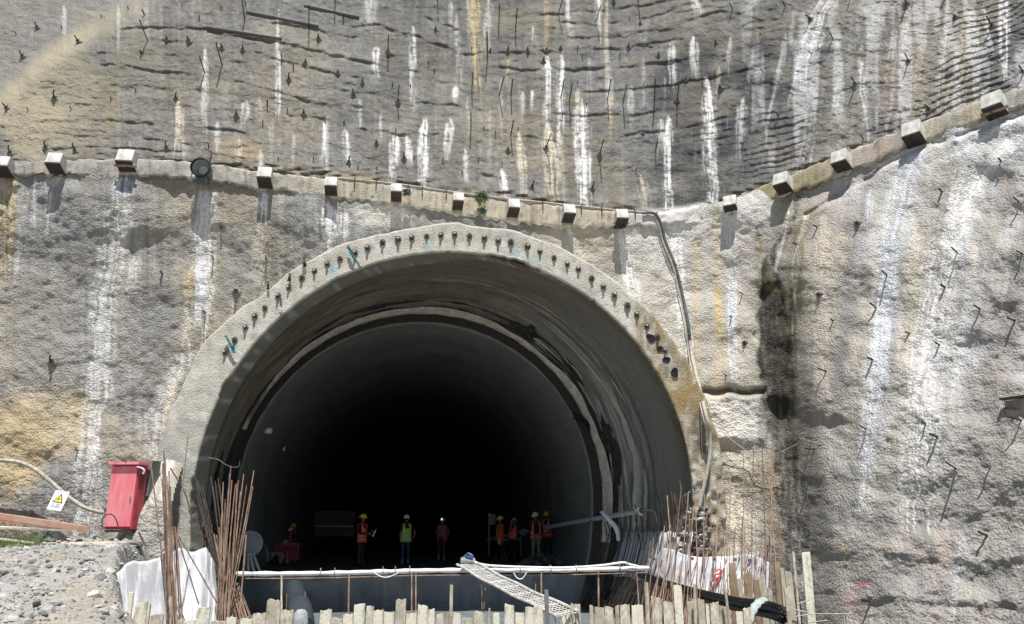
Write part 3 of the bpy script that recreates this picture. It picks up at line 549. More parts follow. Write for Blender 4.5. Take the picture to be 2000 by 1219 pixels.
# ---------------------------------------------------------------- sprayed barrel between ring and cast lining
th = np.linspace(math.radians(-60), math.radians(240), 560); ys = np.concatenate([np.linspace(RY+.12, 22.2, 16)[:-1], np.linspace(22.2, 26.3, 110)])
T, Y = np.meshgrid(th, ys); arc = T*6.6
q = sst(22.3, 23.6, Y); q2 = sst(23.4, 24.6, Y); right = sst(math.radians(95), math.radians(20), T)
rad = RI+.05+.10*sst(21.3, 22.2, Y)*0+.05*fbm(arc*.6, Y*1.2, 3, 820)-.015*q+q*.17*fbm(arc*.16, Y*4.5, 4, 821)+q2*.12*fbm(arc*.25, Y*9., 3, 822)+q*.05*fbm(arc*1.2, Y*4, 3, 824)+.012*fbm(arc*5, Y*6, 2, 823)
rad = rad-.30*sst(24.2, 25.3, Y)
P = polar(T, rad, Y)
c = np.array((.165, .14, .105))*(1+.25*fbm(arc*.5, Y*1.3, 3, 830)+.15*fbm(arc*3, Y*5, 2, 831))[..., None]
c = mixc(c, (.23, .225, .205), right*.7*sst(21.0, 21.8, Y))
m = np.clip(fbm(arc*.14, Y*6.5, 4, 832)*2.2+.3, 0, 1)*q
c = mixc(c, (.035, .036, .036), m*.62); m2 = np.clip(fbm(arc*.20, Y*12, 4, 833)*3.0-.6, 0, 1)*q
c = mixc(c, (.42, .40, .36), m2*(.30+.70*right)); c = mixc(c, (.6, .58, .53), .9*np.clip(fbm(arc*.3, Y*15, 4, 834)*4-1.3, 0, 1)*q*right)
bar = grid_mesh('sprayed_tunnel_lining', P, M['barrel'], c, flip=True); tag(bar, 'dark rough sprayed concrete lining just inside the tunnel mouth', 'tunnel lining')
# torn white felt band and black waterproof band before the cast lining
def band(name, mat, y0, r0, y1, r1, amp, seed, label, cat, n=12, t0=-30, t1=212, thick=.02, waves=3.0, fold=.03):
    th = np.linspace(math.radians(t0), math.radians(t1), 420); s = np.linspace(0, 1, n); T, S = np.meshgrid(th, s)
    e = amp*fbm(T*waves, 0*T, 3, seed)*(1-S); Yb = y0+(y1-y0)*S+e
    r = r0+(r1-r0)*S-np.abs(e)*.1+fold*fbm(T*6, S*2.5, 3, seed+5)
    P = polar(T, r, Yb); o = grid_mesh(name, P, mat, flip=True)
    md = o.modifiers.new('t', 'SOLIDIFY'); md.thickness = thick; tag(o, label, cat); return o
band('felt_band', M['geotextile'], 25.45, 6.26, 25.75, 6.10, .55, 840, 'cream felt strip with a torn wavy edge lining the arch before the cast concrete', 'felt', waves=2.2, t0=-14, t1=160)
band('waterproof_membrane', mat_plain('grimy_membrane', (.055, .055, .052), rough=.97, vs=5, spec=.05, color2=(.03, .03, .03)), 24.95, 6.50, 25.5, 6.28, .22, 850, 'black waterproof sheet hanging loose in folds inside the tunnel arch', 'membrane', fold=.07, waves=7)
rb = empty('rebar_arch', (float(cxa(25.9)), 25.9, RZ)); tag(rb, 'band of dark steel reinforcing hoops round the edge of the cast lining', 'rebar')
for yy, r_ in ((25.66, 6.06), (25.76, 6.04), (25.86, 5.97), (25.93, 5.90), (25.80, 5.88)):
    m = MB(); m.tube([polar(np.array(t), np.array(r_+.015*math.sin(t*40+yy*9)), np.array(yy)) for t in np.linspace(math.radians(-28), math.radians(208), 150)], .014, 5); o = m.build('hoop', M['darkrust']); child_world(o, rb)
m = MB()
for i in range(150):
    t = math.radians(-26+i*1.56+random.uniform(-.3, .3)); p0 = polar(np.array(t), np.array(6.05), np.array(25.62)); p1 = polar(np.array(t), np.array(5.9), np.array(26.02)); m.tube([p0, p1], .011, 4)
o = m.build('tie_bars', M['darkrust']); o['kind'] = 'stuff'; child_world(o, rb)
# cast lining
th = np.linspace(math.radians(-62), math.radians(242), 300); ys = np.concatenate([np.linspace(26.0, 34, 60), np.linspace(34.5, 95, 50)])
prof = [(6.5, 26.06), (6.2, 26.03), (5.9, 26.0), (5.86, 26.01)]
R_ = np.array([5.84]*len(ys)); Y_ = ys+.02; Rr = np.concatenate([[p[0] for p in prof], R_])[:, None]; Yy = np.concatenate([[p[1] for p in prof], Y_])[:, None]
T = np.broadcast_to(th[None, :], (len(Rr), len(th))); Yb = np.broadcast_to(Yy, T.shape)
r = Rr+.012*fbm(T*5, Yb*.8, 3, 860)+.01*(np.abs(((Yb-26)/9.) % 1-.5) > .49)
P = polar(T, r, Yb)
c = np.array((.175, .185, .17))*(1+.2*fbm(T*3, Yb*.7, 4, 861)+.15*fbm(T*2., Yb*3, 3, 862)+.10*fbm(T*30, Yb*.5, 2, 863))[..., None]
c = mixc(c, (.07, .07, .06), .8*np.clip(fbm(T*14, Yb*2.2, 3, 864)*3-1.2, 0, 1)*sst(27.3, 28.2, Yb)*sst(30, 28.4, Yb)*sst(.0, .3, T)*sst(.7, .4, T))
c = mixc(c, (.09, .09, .085), .9*(Rr+0*T > 5.87)); c = mixc(c, (.30, .29, .26), .5*(Rr+0*T < 5.87)*sst(26.35, 26.0, Yb)*np.clip(.3+fbm(T*20, 0*T, 3, 865), 0, 1))
c = mixc(c, (.10, .10, .095), .9*sst(34, 48, Yb))  # fade into the tunnel's darkness painted as darker lining with depth
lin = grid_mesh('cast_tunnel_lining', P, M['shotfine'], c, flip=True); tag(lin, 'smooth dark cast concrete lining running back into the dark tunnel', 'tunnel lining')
m = MB(); cxe = float(cxa(94)); m.box((cxe, 94.5, 3), (18, .5, 16)); tag(m.build('rock_face', M['blackrub']), 'rock face closing the far dark end of the tunnel', 'rock face')

# tunnel floor slab with its raw front edge, and the wet invert below it
def plane_grid(name, xs, ys, zf, mat, cf):
    X, Y = np.meshgrid(xs, ys); Z = zf(X, Y); P = np.stack([X, Y, Z], -1)
    return grid_mesh(name, P, mat, cf(X, Y))
M['floor'] = mat_rough('wet_floor', gr=7, bump=.35, dist=.03, rough=.55, spec=.4)
xs = np.linspace(-12, 5, 150)
ys = np.concatenate([[26.05, 26.052, 26.056], np.linspace(26.1, 34, 120), np.linspace(35, 95, 60)])
X, Y = np.meshgrid(np.linspace(-6.0, 6.0, 150), ys)
edge = .05*fbm(X*1.4, 0*X, 3, 871); Yf = np.where(Y < 26.2, Y+edge, Y)
Z = np.where(Y == ys[0], -1.5, np.where(Y == ys[1], -.5, -.01))+.035*fbm(X*1.2, Y*1.2, 3, 870)*(Y > 26.055)
P = np.stack([X+cxa(Y), Yf, Z], -1)
c = np.array((.075, .078, .072))*(1+.5*fbm(X*1.5, Y*1.5, 3, 872))[..., None]; c = mixc(c, (.28, .28, .25), .7*(Y < 26.055)*np.clip(.2+1.8*fbm(X*1.0, Y*3, 3, 873), 0, 1))
o = grid_mesh('tunnel_floor', P, M['floor'], c, flip=False); tag(o, kind='structure')
# add the vertical middle rows of the edge as texture by subdividing the front face
X, Z = np.meshgrid(np.linspace(-6.4, 6.4, 200), np.linspace(-1.6, -.03, 30)); Yw = 26.03+.05*fbm(X*1.4, 0*X, 3, 871)+.02*fbm(X*3, Z*4, 3, 874)-.0*Z
P = np.stack([X+cxa(26.0), Yw, Z], -1); c = np.array((.21, .225, .225))*(1+.35*fbm(X*4, Z*1.2, 3, 875))[..., None]
c = mixc(c, (.42, .41, .37), .9*np.clip(fbm(X*.55, Z*1.6, 3, 876)*3-.1, 0, 1)*sst(-.85, -.3, Z)*sst(-1, -4, X)); c = mixc(c, (.30, .30, .27), .6*np.clip(fbm(X*6, Z*.6, 3, 877)*2.4-.5, 0, 1))
o = grid_mesh('slab_edge', P, M['floor'], c); tag(o, 'raw dark front edge of the tunnel floor slab above the sunken trench', 'slab edge')
X, Y = np.meshgrid(np.linspace(-7.6, 6.2, 110), np.linspace(13.4, 26.2, 90)); Z = -1.02+.03*fbm(X*1.0, Y*.6, 3, 880)
c = np.array((.22, .25, .26))*(1+.3*fbm(X*.8, Y*.5, 3, 881))[..., None]
M['wet'] = mat_rough('wet_mud', gr=3, bump=.25, dist=.03, rough=.22, spec=.6)
o = grid_mesh('trench_floor', np.stack([X, Y, Z], -1), M['wet'], c); tag(o, kind='structure')

# ---------------------------------------------------------------- ground in front and the rubble bank on the left
def gz(X, Y):
    z = np.where(X < -3.0, 0, 0)+0.0*X
    bank = interp(Y, [(4, 0), (9, .0), (11.5, .30), (13.5, .72), (16, 1.02), (18.5, 1.06), (21, 1.10), (24, 1.15)])
    xe = interp(Y, [(4, -4.5), (11, -5.4), (13, -6.1), (16, -7.5), (19, -8.6), (21, -8.8)])
    mk = sst(xe+.5, xe-.4, X)
    front = sst(13.3, 12.6, Y)
    pit = -1.5*(1-front)*sst(-11, -9, X+0*Y)*sst(24, 18, X)
    z = bank*mk+(1-mk)*pit
    return z
def rocky(X, Y):
    return .17*fbm(X*.9, Y*.9, 3, 890)+.07*np.abs(fbm(X*3, Y*3, 3, 891))+.06*np.abs(fbm(X*7, Y*7, 3, 892))+.02*vn(X*22, Y*22, 893)
M['gravel'] = mat_rough('gravel_ground', gr=16, bump=.8, dist=.03, rough=.95, fine=50, var=.3)
X, Y = np.meshgrid(np.concatenate([np.linspace(-60, -16, 12)[:-1], np.linspace(-16, -4, 330), np.linspace(-4, 60, 30)[1:]]), np.concatenate([np.linspace(-60, 6, 20)[:-1], np.linspace(6, 21.5, 380), np.linspace(22, 60, 8)]))
Z = gz(X, Y); inb = sst(-3.8, -4.8, X); Z = Z+rocky(X, Y)*inb; Z = np.where(Y > 21.6, Z-1.4, Z)
c = np.array((.30, .295, .28))*(1+.22*fbm(X*1.2, Y*1.2, 3, 894)+.45*vn(X*11, Y*11, 895)*vn(X*5, Y*5, 896)+.16*vn(X*20, Y*20, 897))[..., None]
c = mixc(c, (.29, .25, .19), .55*np.clip(fbm(X*.6, Y*.6, 3, 898)*2.4-.3, 0, 1)); c = mixc(c, (.10, .10, .095), .8*gauss(X, -8.2, .8)*gauss(Y, 16.6, .7)*np.clip(.4+1.3*vn(X*6, Y*6, 899), 0, 1))
o = grid_mesh('ground', np.stack([X, Y, Z], -1), M['gravel'], c); tag(o, kind='structure')
def ground_z(x, y): return float(gz(np.array([x]), np.array([y]))[0]+rocky(np.array([x]), np.array([y]))[0])
def rock(mb, c, s):
    bm = bmesh.new(); bmesh.ops.create_icosphere(bm, subdivisions=1, radius=1)
    a = Vector([random.uniform(.6, 1.3) for _ in range(3)]); E = Euler([random.uniform(0, 6) for _ in range(3)]).to_matrix()
    for v_ in bm.verts: v_.co = (E @ Vector([v_.co[i]*a[i]*(1+random.uniform(-.25, .25)) for i in range(3)]))*s; v_.co.z *= .7
    mb.add([v_.co+Vector(c) for v_ in bm.verts], [tuple(v_.index for v_ in f.verts) for f in bm.faces]); bm.free()
M['stone'] = mat_plain('stone', (.52, .51, .48), rough=.9, vs=5, color2=(.32, .31, .29), bump=.6)
M['stoned'] = mat_plain('dark_stone', (.20, .20, .19), rough=.9, vs=5, bump=.6)
m = MB()
for i in range(9000):
    y = 9.8+10.6*random.random()**1.15; x = random.uniform(-15.5, -5.2)
    if x > interp(y, [(4, -4.5), (11, -5.4), (13, -6.1), (16, -7.5), (19, -8.6), (21, -8.8)])+.1: continue
    m.mi = 1 if random.random() < .22 else 0
    s = .011*math.exp(abs(random.gauss(0, .85))); s = min(s, .12); m.mi = random.choice((0, 2, 2, 1)); rock(m, (x, y, ground_z(x, y)+s*.2), s)
o = m.build('rubble', [M['stone'], M['stoned'], mat_plain('mid_stone', (.33, .325, .31), rough=.9, vs=8, bump=.6)]); tag(o, 'loose grey gravel and broken stone covering the bank at the lower left', 'rubble', kind='stuff')
for i, (u, v, s, kk, lb) in enumerate(((185, 1163, .13, 0, 'pale yellowish boulder on the rubble bank just left of the white sheet'), (62, 1012+100, .12, 1, 'dark grey stone near the left end of the rubble bank'), (108, 1116, .09, 0, 'light angular stone in the middle of the rubble bank'),
        (212, 1117, .12, 0, 'pale wedge-shaped stone high on the bank beside the white sheet'), (195, 1132, .13, 1, 'rounded brown stone above the pale yellowish boulder'), (222, 1190, .11, 0, 'large grey stone at the foot of the bank against the white sheet'), (8, 1165, .10, 0, 'flat pale stone at the left edge of the bank'), (120, 1190, .09, 0, 'long white stone sliver low on the bank'))):
    p = None
    for yy in np.arange(9.5, 20, .1):
        w = at(u, v, yy)
        if ground_z(w.x, yy) >= w.z: p = w; break
    if p is None: p = at(u, v, 12)
    m = MB(); rock(m, (0, 0, 0), s); o = m.build('stone', [M['geotextile'] if i == 0 else M['stoned'] if kk else M['stone']], bevel=.008); o.location = p; tag(o, lb, 'stone', 'bigger stones on the rubble bank')
# ---------------------------------------------------------------- anchor blocks of the beam
BLK = [(15, 327, 30), (116, 322, 32), (252, 315, 36), (520, 348, 31), (648, 365, 27), (774, 378, 24), (893, 394, 24), (1000, 407, 26), (1107, 418, 27), (1210, 428, 27), (1430, 400, 29), (1535, 358, 33), (1649, 314, 35), (1790, 262, 40), (1948, 206, 42)]
for i, (u, v, w) in enumerate(BLK):
    Yb = float(YT(u))-.05; n = wall_nrm(u, v+60, 'low'); n = Vector((n.x, n.y, 0)).normalized()
    p = at(u, v+6, Yb); S = w*.84/FPX*(Yb*CP+(p.z-CAMZ)*SP)
    # square box jutting out of the beam and tilted upwards so its end face looks up and out
    up = Vector((0, 0, 1)); ax = (n*math.cos(math.radians(18))-up*math.sin(math.radians(-18))).normalized()
    side = ax.cross(up).normalized(); upv = side.cross(ax).normalized()
    m = MB(); L = .50+.05*random.random(); R = Matrix((side, ax, upv)).transposed()
    m.box((0, 0, 0), (S*1.0, L, S*.98), R)
    o = m.build('anchor_block', M['block'], bevel=.015); o.location = p+ax*(L*.5-.10); child_world(o, beam)
    m = MB(); m.box(p+ax*(L*.5-.10)-upv*(S*.49+.014), (S*1.02, L*.96, .03), R); o = m.build('underside_plate', M['darkrust']); child_world(o, beam)  # dark plate covering the underside of the block
    m = MB()      # underside: a few tie wires
    if i not in (1,):
        for k in range(3): m.tube([Vector((random.uniform(-.4, .4)*S, 0, 0)), Vector((random.uniform(-.5, .5)*S, .05, -.10-.1*random.random())), Vector((random.uniform(-.5, .5)*S, .02, -.22*random.random()-.05))], .006, 4)
        w_ = m.build('tie_wire', M['darkrust']); w_.location = p+ax*.25-up*S*.5; child_world(w_, beam)
    if i in (9, 2, 14):
        m = MB(); m.box((0, 0, 0), (S*1.35, .10, .035), R); b_ = m.build('form_board', M['wood2']); b_.location = p+ax*.2-upv*(S*.52); child_world(b_, beam)

# ---------------------------------------------------------------- nails in the walls
def nail_mesh(name, L, r, mound, hook):
    m = MB(); m.mi = 0
    pts = [Vector((0, 0, -.1)), Vector((0, 0, L*.6)), Vector((.0, .01, L))]
    if hook: pts += [Vector((.0, .09, L+.03))]
    m.tube(pts, r, 7)
    if mound:
        m.mi = 1; n = 12; rings = []
        for (rr_, h) in ((.115, -.05), (.10, .015), (.065, .055), (.02, .075)):
            rings.append([Vector((rr_*math.cos(2*math.pi*j/n)*(1+.2*math.sin(j*2.3+h*40)), rr_*math.sin(2*math.pi*j/n)*(1+.2*math.cos(j*1.7)), h)) for j in range(n)])
        m.loft(rings)
        m.mi = 0; m.box((0, 0, .085), (.11, .11, .012))
    o = m.build(name, [M['darkrust'], M['shotplain']], smooth=True); COL.objects.unlink(o); return o.data
M['shotplain'] = mat_rough('mortar', attr=False, color=(.20, .195, .18), gr=20, bump=.7, dist=.02)
NM = {'s': nail_mesh('nail_s', .2, .022, False, False), 'b': nail_mesh('nail_b', .22, .020, True, False), 'L': nail_mesh('nail_l', .55, .019, False, False), 'B': nail_mesh('nail_bl', .52, .019, True, False), 'X': nail_mesh('nail_x', .7, .017, False, False), 'p': nail_mesh('nail_p', .22, .022, True, True)}
def nails(org, scl, lst, which, parent, out):
    for e in lst:
        x, y = e[0], e[1]; k = e[2] if len(e) > 2 else 's'
        u, v = org[0]+x/scl, org[1]+y/scl
        if which == 'up' and v > vbt(u)-4: v = float(vbt(u))-5
        out.append((u, v, k, which, parent))
out = []
Z = 1984/700.
nails((0, 0), Z, [(800, 85), (1105, 105), (818, 225, 'L'), (782, 300), (925, 220, 'b'), (1047, 232, 'b'), (1228, 268, 'b'), (1345, 280, 'b'), (1560, 325), (1625, 375), (1600, 445, 'p'), (1765, 218, 'b'), (1855, 15, 'L'), (1900, 105), (1955, 525, 'b'), (1870, 405, 'b'), (1690, 352, 'b'), (1480, 585), (1592, 612), (1683, 633, 'b'), (1310, 645, 'b'), (1455, 685), (975, 550, 'p'), (752, 505), (305, 550, 'p'), (395, 605), (155, 610), (45, 605, 'b'), (615, 550), (440, 238, 'b'), (565, 97), (712, 52), (210, 155, 'p'), (90, 188), (130, 315, 'p'), (345, 158), (1360, 25), (1225, 47), (1010, 37), (1355, 105, 'L'), (1710, 165, 'L'), (1132, 400, 'L'), (925, 822, 'p'), (1155, 812), (420, 842, 'p'), (255, 822, 'p'), (60, 852, 'p'), (1540, 885), (1735, 885), (1930, 905, 'p'), (1800, 658), (1905, 683), (1230, 360, 'L')], 'up', up_wall, out)
nails((650, 0), Z, [(580, 5, 'L'), (570, 168, 'b'), (305, 292, 'B'), (120, 533, 'b'), (360, 565, 'B'), (330, 472), (165, 462, 'p'), (430, 483), (530, 352), (563, 397), (770, 492, 'L'), (920, 532, 'L'), (985, 532, 'L'), (920, 112, 'L'), (1012, 152, 'L'), (1250, 72, 'L'), (768, 272), (870, 286, 'b'), (968, 286, 'b'), (1078, 286, 'b'), (1182, 280, 'b'), (1260, 270, 'b'), (1355, 270), (1450, 270), (1535, 270), (1635, 262, 'b'), (857, 322, 'L'), (1165, 342, 'b'), (1380, 322), (1587, 312), (1800, 312, 'b'), (1700, 132, 'b'), (1690, 5, 'L'), (1550, 12, 'b'), (1455, 122, 'L'), (1310, 562, 'L'), (1262, 542, 'L'), (1355, 462), (1405, 582), (1520, 552, 'L'), (1605, 572, 'L'), (1780, 562, 'L'), (1905, 562, 'B'), (765, 712, 'L'), (985, 752, 'L'), (835, 712), (970, 830, 'b'), (900, 740), (1025, 717), (1178, 822, 'B'), (1475, 862, 'B'), (1678, 942), (1785, 842, 'L'), (935, 912), (610, 887), (805, 887), (450, 882), (395, 882, 'p'), (243, 797, 'b'), (715, 962), (1100, 1040, 'p'), (1435, 1045, 'p'), (1715, 742, 'b'), (1640, 107), (1720, 472), (1955, 442, 'b'), (62, 690), (348, 732), (140, 932), (245, 937)], 'up', up_wall, out)
nails((1300, 0), Z, [(1335, 27, 'B'), (1020, 5, 'L'), (805, 112, 'p'), (925, 212, 'L'), (810, 302, 'L'), (525, 192), (540, 402, 'X'), (202, 492, 'X'), (370, 52, 'L'), (660, 32, 'L'), (625, 642, 'L'), (1050, 467, 'B'), (1345, 342, 'B'), (1810, 152, 'B'), (1605, 102, 'b'), (1545, 2, 'L'), (1980, 402, 'L'), (1460, 612, 'p'), (1095, 772, 'L'), (780, 882, 'L'), (280, 242, 'b'), (305, 492, 'b'), (430, 802), (580, 322)], 'up', up_wall, out)
upn = out; out = []
nails((1300, 400), Z, [(840, 125), (725, 220), (1065, 105, 'b'), (1615, 267, 'L'), (1545, 457, 's'), (1225, 392, 'L'), (1165, 572, 'L'), (930, 642), (1350, 712), (1515, 777), (1145, 857), (890, 922, 'L'), (1740, 577, 'L'), (1935, 642, 'L'), (1975, 272, 'L'), (853, 497, 'b'), (425, 492, 'L'), (365, 622), (335, 945), (705, 722), (440, 765, 'b')], 'low', low_wall, out)
nails((1300, 0), Z, [(1530, 1062), (1955, 1117, 'X'), (1855, 890)], 'low', low_wall, out)
nails((1450, 819), 1676/550., [(737, 57, 'L'), (415, 110, 'L'), (1160, 107, 'L'), (1270, 292, 'X'), (1475, 292, 'X'), (1090, 27), (1660, 8, 'X'), (430, 177, 'L'), (1455, 693, 'L'), (760, 1080)], 'low', low_wall, out)
nails((0, 400), Z, [(900, 382), (1475, 302, 'L'), (1182, 302, 'L'), (1135, 602, 'L'), (290, 872, 'p'), (1225, 130), (1310, 482, 'b'), (430, 540+820)], 'low', low_wall, out)
out2 = upn+out; rest = MB(); cnt = 0
random.seed(3)
upn.sort(key=lambda e: (e[2] == 's'))
for i, (u, v, k, which, parent) in enumerate(upn+out):
    p = wall_pt(u, v, which); n = wall_nrm(u, v, which)
    d = (n+Vector((random.uniform(-.12, .12), 0, .06-(.24 if u > 1400 else 0)+random.uniform(-.10, .10)))).normalized()
    q = Vector((0, 0, 1)).rotation_difference(d)
    s = random.uniform(.85, 1.15)
    if i < 99 or which == 'low':
        o = link(bpy.data.objects.new('nail_head', NM[k])); o.location = p; o.rotation_mode = 'QUATERNION'; o.rotation_quaternion = q; o.scale = (s, s, s*random.uniform(.8, 1.2)*(1.5 if (which == 'up' and k in 'LB' and u < 1330) else .55 if k in 'LX' else 1))
        child_world(o, parent)
    else: rest.tube([p-d*.05, p+d*.13*s], .017, 6)
if rest.v: o = rest.build('small_nail_heads', M['darkrust']); o['kind'] = 'stuff'; child_world(o, up_wall)

# flat bars lying along the ribs at the top left
for (a, b, w) in (((405, 54), (551, 77), .045), ((482, 24), (622, 52), .05), ((595, 12), (702, 35), .05)):
    m = MB(); pts = [wall_pt(a[0]+(b[0]-a[0])*t, a[1]+(b[1]-a[1])*t, 'up')+Vector((0, -.045, 0)) for t in np.linspace(0, 1, 12)]; m.tube(pts, w, 6)
    o = m.build('embedded_bar', M['stoned']); child_world(o, up_wall)
# small framed niche at the right edge
pn = wall_pt(1990, 800, 'low'); nr = wall_nrm(1990, 800, 'low'); nr.z = 0; nr.normalize(); sd = nr.cross(Vector((0, 0, 1))).normalized()
R = Matrix((sd, nr, Vector((0, 0, 1)))).transposed(); m = MB(); m.box((0, 0, 0), (.42, .12, .40), R, jit=.01)
m.mi = 1; m.box(R @ Vector((0, .075, .235)), (.52, .14, .05), R); m.tube([R @ Vector((.23, .09, .05)), R @ Vector((-.1, .13, -.01))], .016, 5)
o = m.build('wooden_box', [mat_plain('greyed_wood', (.36, .31, .28), rough=.9, vs=5, color2=(.24, .20, .18)), M['darkrust']]); o.location = pn+nr*.03; tag(o, 'small weathered wooden box set into the wall at the right edge', 'box')

# ---------------------------------------------------------------- pipe along the berm, hose down the wall
def berm_pt(u, dv=0, dy=-.15): return at(u, float(vbt(u))+dv, float(YT(u))+dy)
m = MB(); m.tube([berm_pt(u, -1-3*math.sin((u-600)/680*3.1), -.05) for u in np.linspace(660, 1285, 40)], .045, 8)
bp_ = m.build('berm_pipe', M['ochrehose'], smooth=True); tag(bp_, 'thin dusty pipe lying along the top of the concrete beam above the arch', 'pipe')
for u in (693, 735, 825, 872, 1060, 1135, 1175, 1210, 1240):
    m = MB(); p = berm_pt(u, -2, -.1); m.tube([p+Vector((0, .12, .12)), p+Vector((0, -.02, .07)), p+Vector((0.01, -.05, -.1)), p+Vector((0, .0, -.26))], .016, 5)
    o = m.build('pipe_bracket', M['darkrust']); child_world(o, bp_)
def low_pt(u, v, off=.06): p = wall_pt(u, v, 'low'); return p+wall_nrm(u, v, 'low')*off
HP = [(1255, 412), (1278, 416), (1290, 440), (1300, 478), (1318, 520), (1332, 575), (1345, 640), (1352, 700), (1366, 745), (1376, 800), (1386, 850), (1385, 900), (1372, 960), (1366, 990)]
def catmull(P, n=6):
    P = [Vector(p) for p in P]; r = []
    for i in range(len(P)-1):
        a, b, c, d = P[max(i-1, 0)], P[i], P[i+1], P[min(i+2, len(P)-1)]
        for k in range(n):
            t = k/n; r.append(.5*((2*b)+(-a+c)*t+(2*a-5*b+4*c-d)*t*t+(-a+3*b-3*c+d)*t**3))
    return r+[P[-1]]
hose = empty('drop_hose', low_pt(1300, 478)); tag(hose, 'dark cable turning into a pale hose hanging down the wall right of the arch', 'hose')
pts = catmull([berm_pt(1255), berm_pt(1278)]+[low_pt(u, v, .12) for u, v in HP[2:8]]+[at(u, v, 20.72) for u, v in HP[9:]])
k = int(len(pts)*.62)
m = MB(); m.tube(pts[:k+1], .048, 8); o = m.build('cable', mat_plain('grey_cable', (.14, .14, .14), rough=.7, vs=8, color2=(.07, .07, .07)), smooth=True); child_world(o, hose)
m = MB(); m.tube([p+Vector((.0, -.02, 0)) for p in pts[k-6:]], .05, 8); o = m.build('hose', M['ochrehose'], smooth=True); child_world(o, hose)
m = MB(); m.tube([p+Vector((-.09, -.01, 0)) for p in pts[8:k+8]], .02, 6); o = m.build('thin_cable', M['ochrehose'], smooth=True); child_world(o, hose)
# thin wires slung over the wall and ring
for i, (pts_, r_, lb) in enumerate((
    ([(1290, 680, -.7), (1320, 730, -.7), (1352, 780, -.5), (1385, 820, -.1), (1440, 868, .1), (1500, 905, .1)], .010, 'thin wire slung from the drill holes of the ring across to the right wall'),
    ([(1570, 858, .3), (1650, 880, .25), (1750, 905, .3), (1820, 910, .25), (1930, 905, .3), (2010, 945, .25)], .008, 'thin wire strung along the nail heads of the right wall'),
    ([(1440, 880, .2), (1500, 890, .2), (1560, 866, .2)], .008, 'short thin wire across the hollow beside the fold of the wall'),
    ([(525, 455, .1), (500, 520, .2), (470, 590, .2), (455, 640, .1)], .009, 'thin wire running down the wall to the left shoulder of the ring'))):
    m = MB(); P_ = [at(u, v, float(depth_low(np.array([u*1.]), np.array([v*1.]), False)[0])-abs(off)-(.25 if off < 0 else 0)) for u, v, off in pts_]
    m.tube(catmull(P_), r_, 5); tag(m.build('wire', M['ochrehose'], smooth=True), lb, 'wire')

# ---------------------------------------------------------------- round searchlight on the beam
pc = at(393, 328, 21.02); sl = empty('searchlight', pc); tag(sl, 'round drum searchlight with a thick black rim on the left of the beam', 'searchlight')
ax = Vector((.10, -1, -.12)).normalized(); q = Vector((0, 0, 1)).rotation_difference(ax)
def rot_mesh(mb, name, mat, **k): o = mb.build(name, mat, **k); o.location = pc; child_world(o, sl); return o
m = MB(); m.lathe([(.0, -.42), (.20, -.40), (.255, -.3), (.265, .0), (.265, .08)], ax=ax, n=36); rot_mesh(m, 'housing', mat_plain('blue_grey_paint', (.17, .21, .25), rough=.5), smooth=True)
m = MB(); m.lathe([(.262, .02), (.292, .03), (.298, .09), (.262, .10), (.245, .06), (.25, .02), (.262, .02)], ax=ax, n=36); rot_mesh(m, 'rim', M['black'], smooth=True)
m = MB(); m.lathe([(.248, .05), (.235, -.1), (.19, -.22), (.14, -.27)], ax=ax, n=36); rot_mesh(m, 'reflector', mat_plain('dull_reflector', (.50, .54, .58), rough=.35, metal=.3), smooth=True)
m = MB(); m.lathe([(.14, -.265), (.135, -.20), (.10, -.185), (0, -.18)], ax=ax, n=30); rot_mesh(m, 'lamp_disc', mat_plain('dusty_glass', (.52, .56, .50), rough=.3), smooth=True)
m = MB(); m.box((.03, .12, -.34), (.34, .22, .16), jit=.01); m.tube([(-.3, .1, -.02), (-.31, .1, -.3), (.0, .1, -.40), (.31, .1, -.3), (.3, .1, -.02)], .018, 6); rot_mesh(m, 'bracket', mat_plain('dark_bracket', (.10, .13, .14), rough=.6))
m = MB(); m.tube([(.08, .3, .2), (.13, .28, .5), (.15, .3, .68)], .03, 7); m.tube([(.15, .3, .66), (-.05, .16, .74)], .02, 6); rot_mesh(m, 'post', mat_plain('red_brown_steel', (.16, .07, .06), rough=.7))

# plants on the berm
M['leaf'] = mat_plain('leaf_green', (.12, .20, .05), rough=.6, vs=30, color2=(.07, .12, .03)); M['leafd'] = mat_plain('leaf_teal', (.05, .11, .09), rough=.6)
def plant(p, R, n, mat, name, label, cat, hang=0):
    st = MB(); lf = MB()
    for i in range(n):
        d = Vector((random.gauss(0, 1), random.gauss(-.3, .6), random.gauss(.15, .8)-hang)).normalized(); L = R*random.uniform(.4, 1.1)
        tip = d*L; st.tube([Vector((0, 0, 0)), tip*.5+Vector((0, 0, .03)), tip], .005, 4)
        for k in range(7):
            c_ = tip*random.uniform(.5, 1.05)+Vector([random.gauss(0, .035) for _ in range(3)]); a_ = Vector([random.gauss(0, 1) for _ in range(3)]).normalized()*.035; b_ = a_.cross(Vector([random.gauss(0, 1) for _ in range(3)])).normalized()*.02
            lf.add([c_-a_, c_-b_, c_+a_, c_+b_], [(0, 1, 2, 3)])
    e = empty(name, p); tag(e, label, cat)
    o = lf.build('leaves', mat); o.parent = e; o = st.build('stems', M['leafd']); o.parent = e
plant(berm_pt(940, 2, -.3), .24, 70, M['leaf'], 'weed', 'bright green weed growing out of the beam above the arch', 'plant')
plant(berm_pt(942, 22, -.22), .14, 14, M['leafd'], 'dry_weed', 'dark dry sprig hanging under the green weed on the beam', 'plant', hang=1.2)
plant(berm_pt(795, 9, -.3), .15, 24, M['leafd'], 'weed', 'dark bluish weed tuft just right of a block on the beam', 'plant', hang=.3)

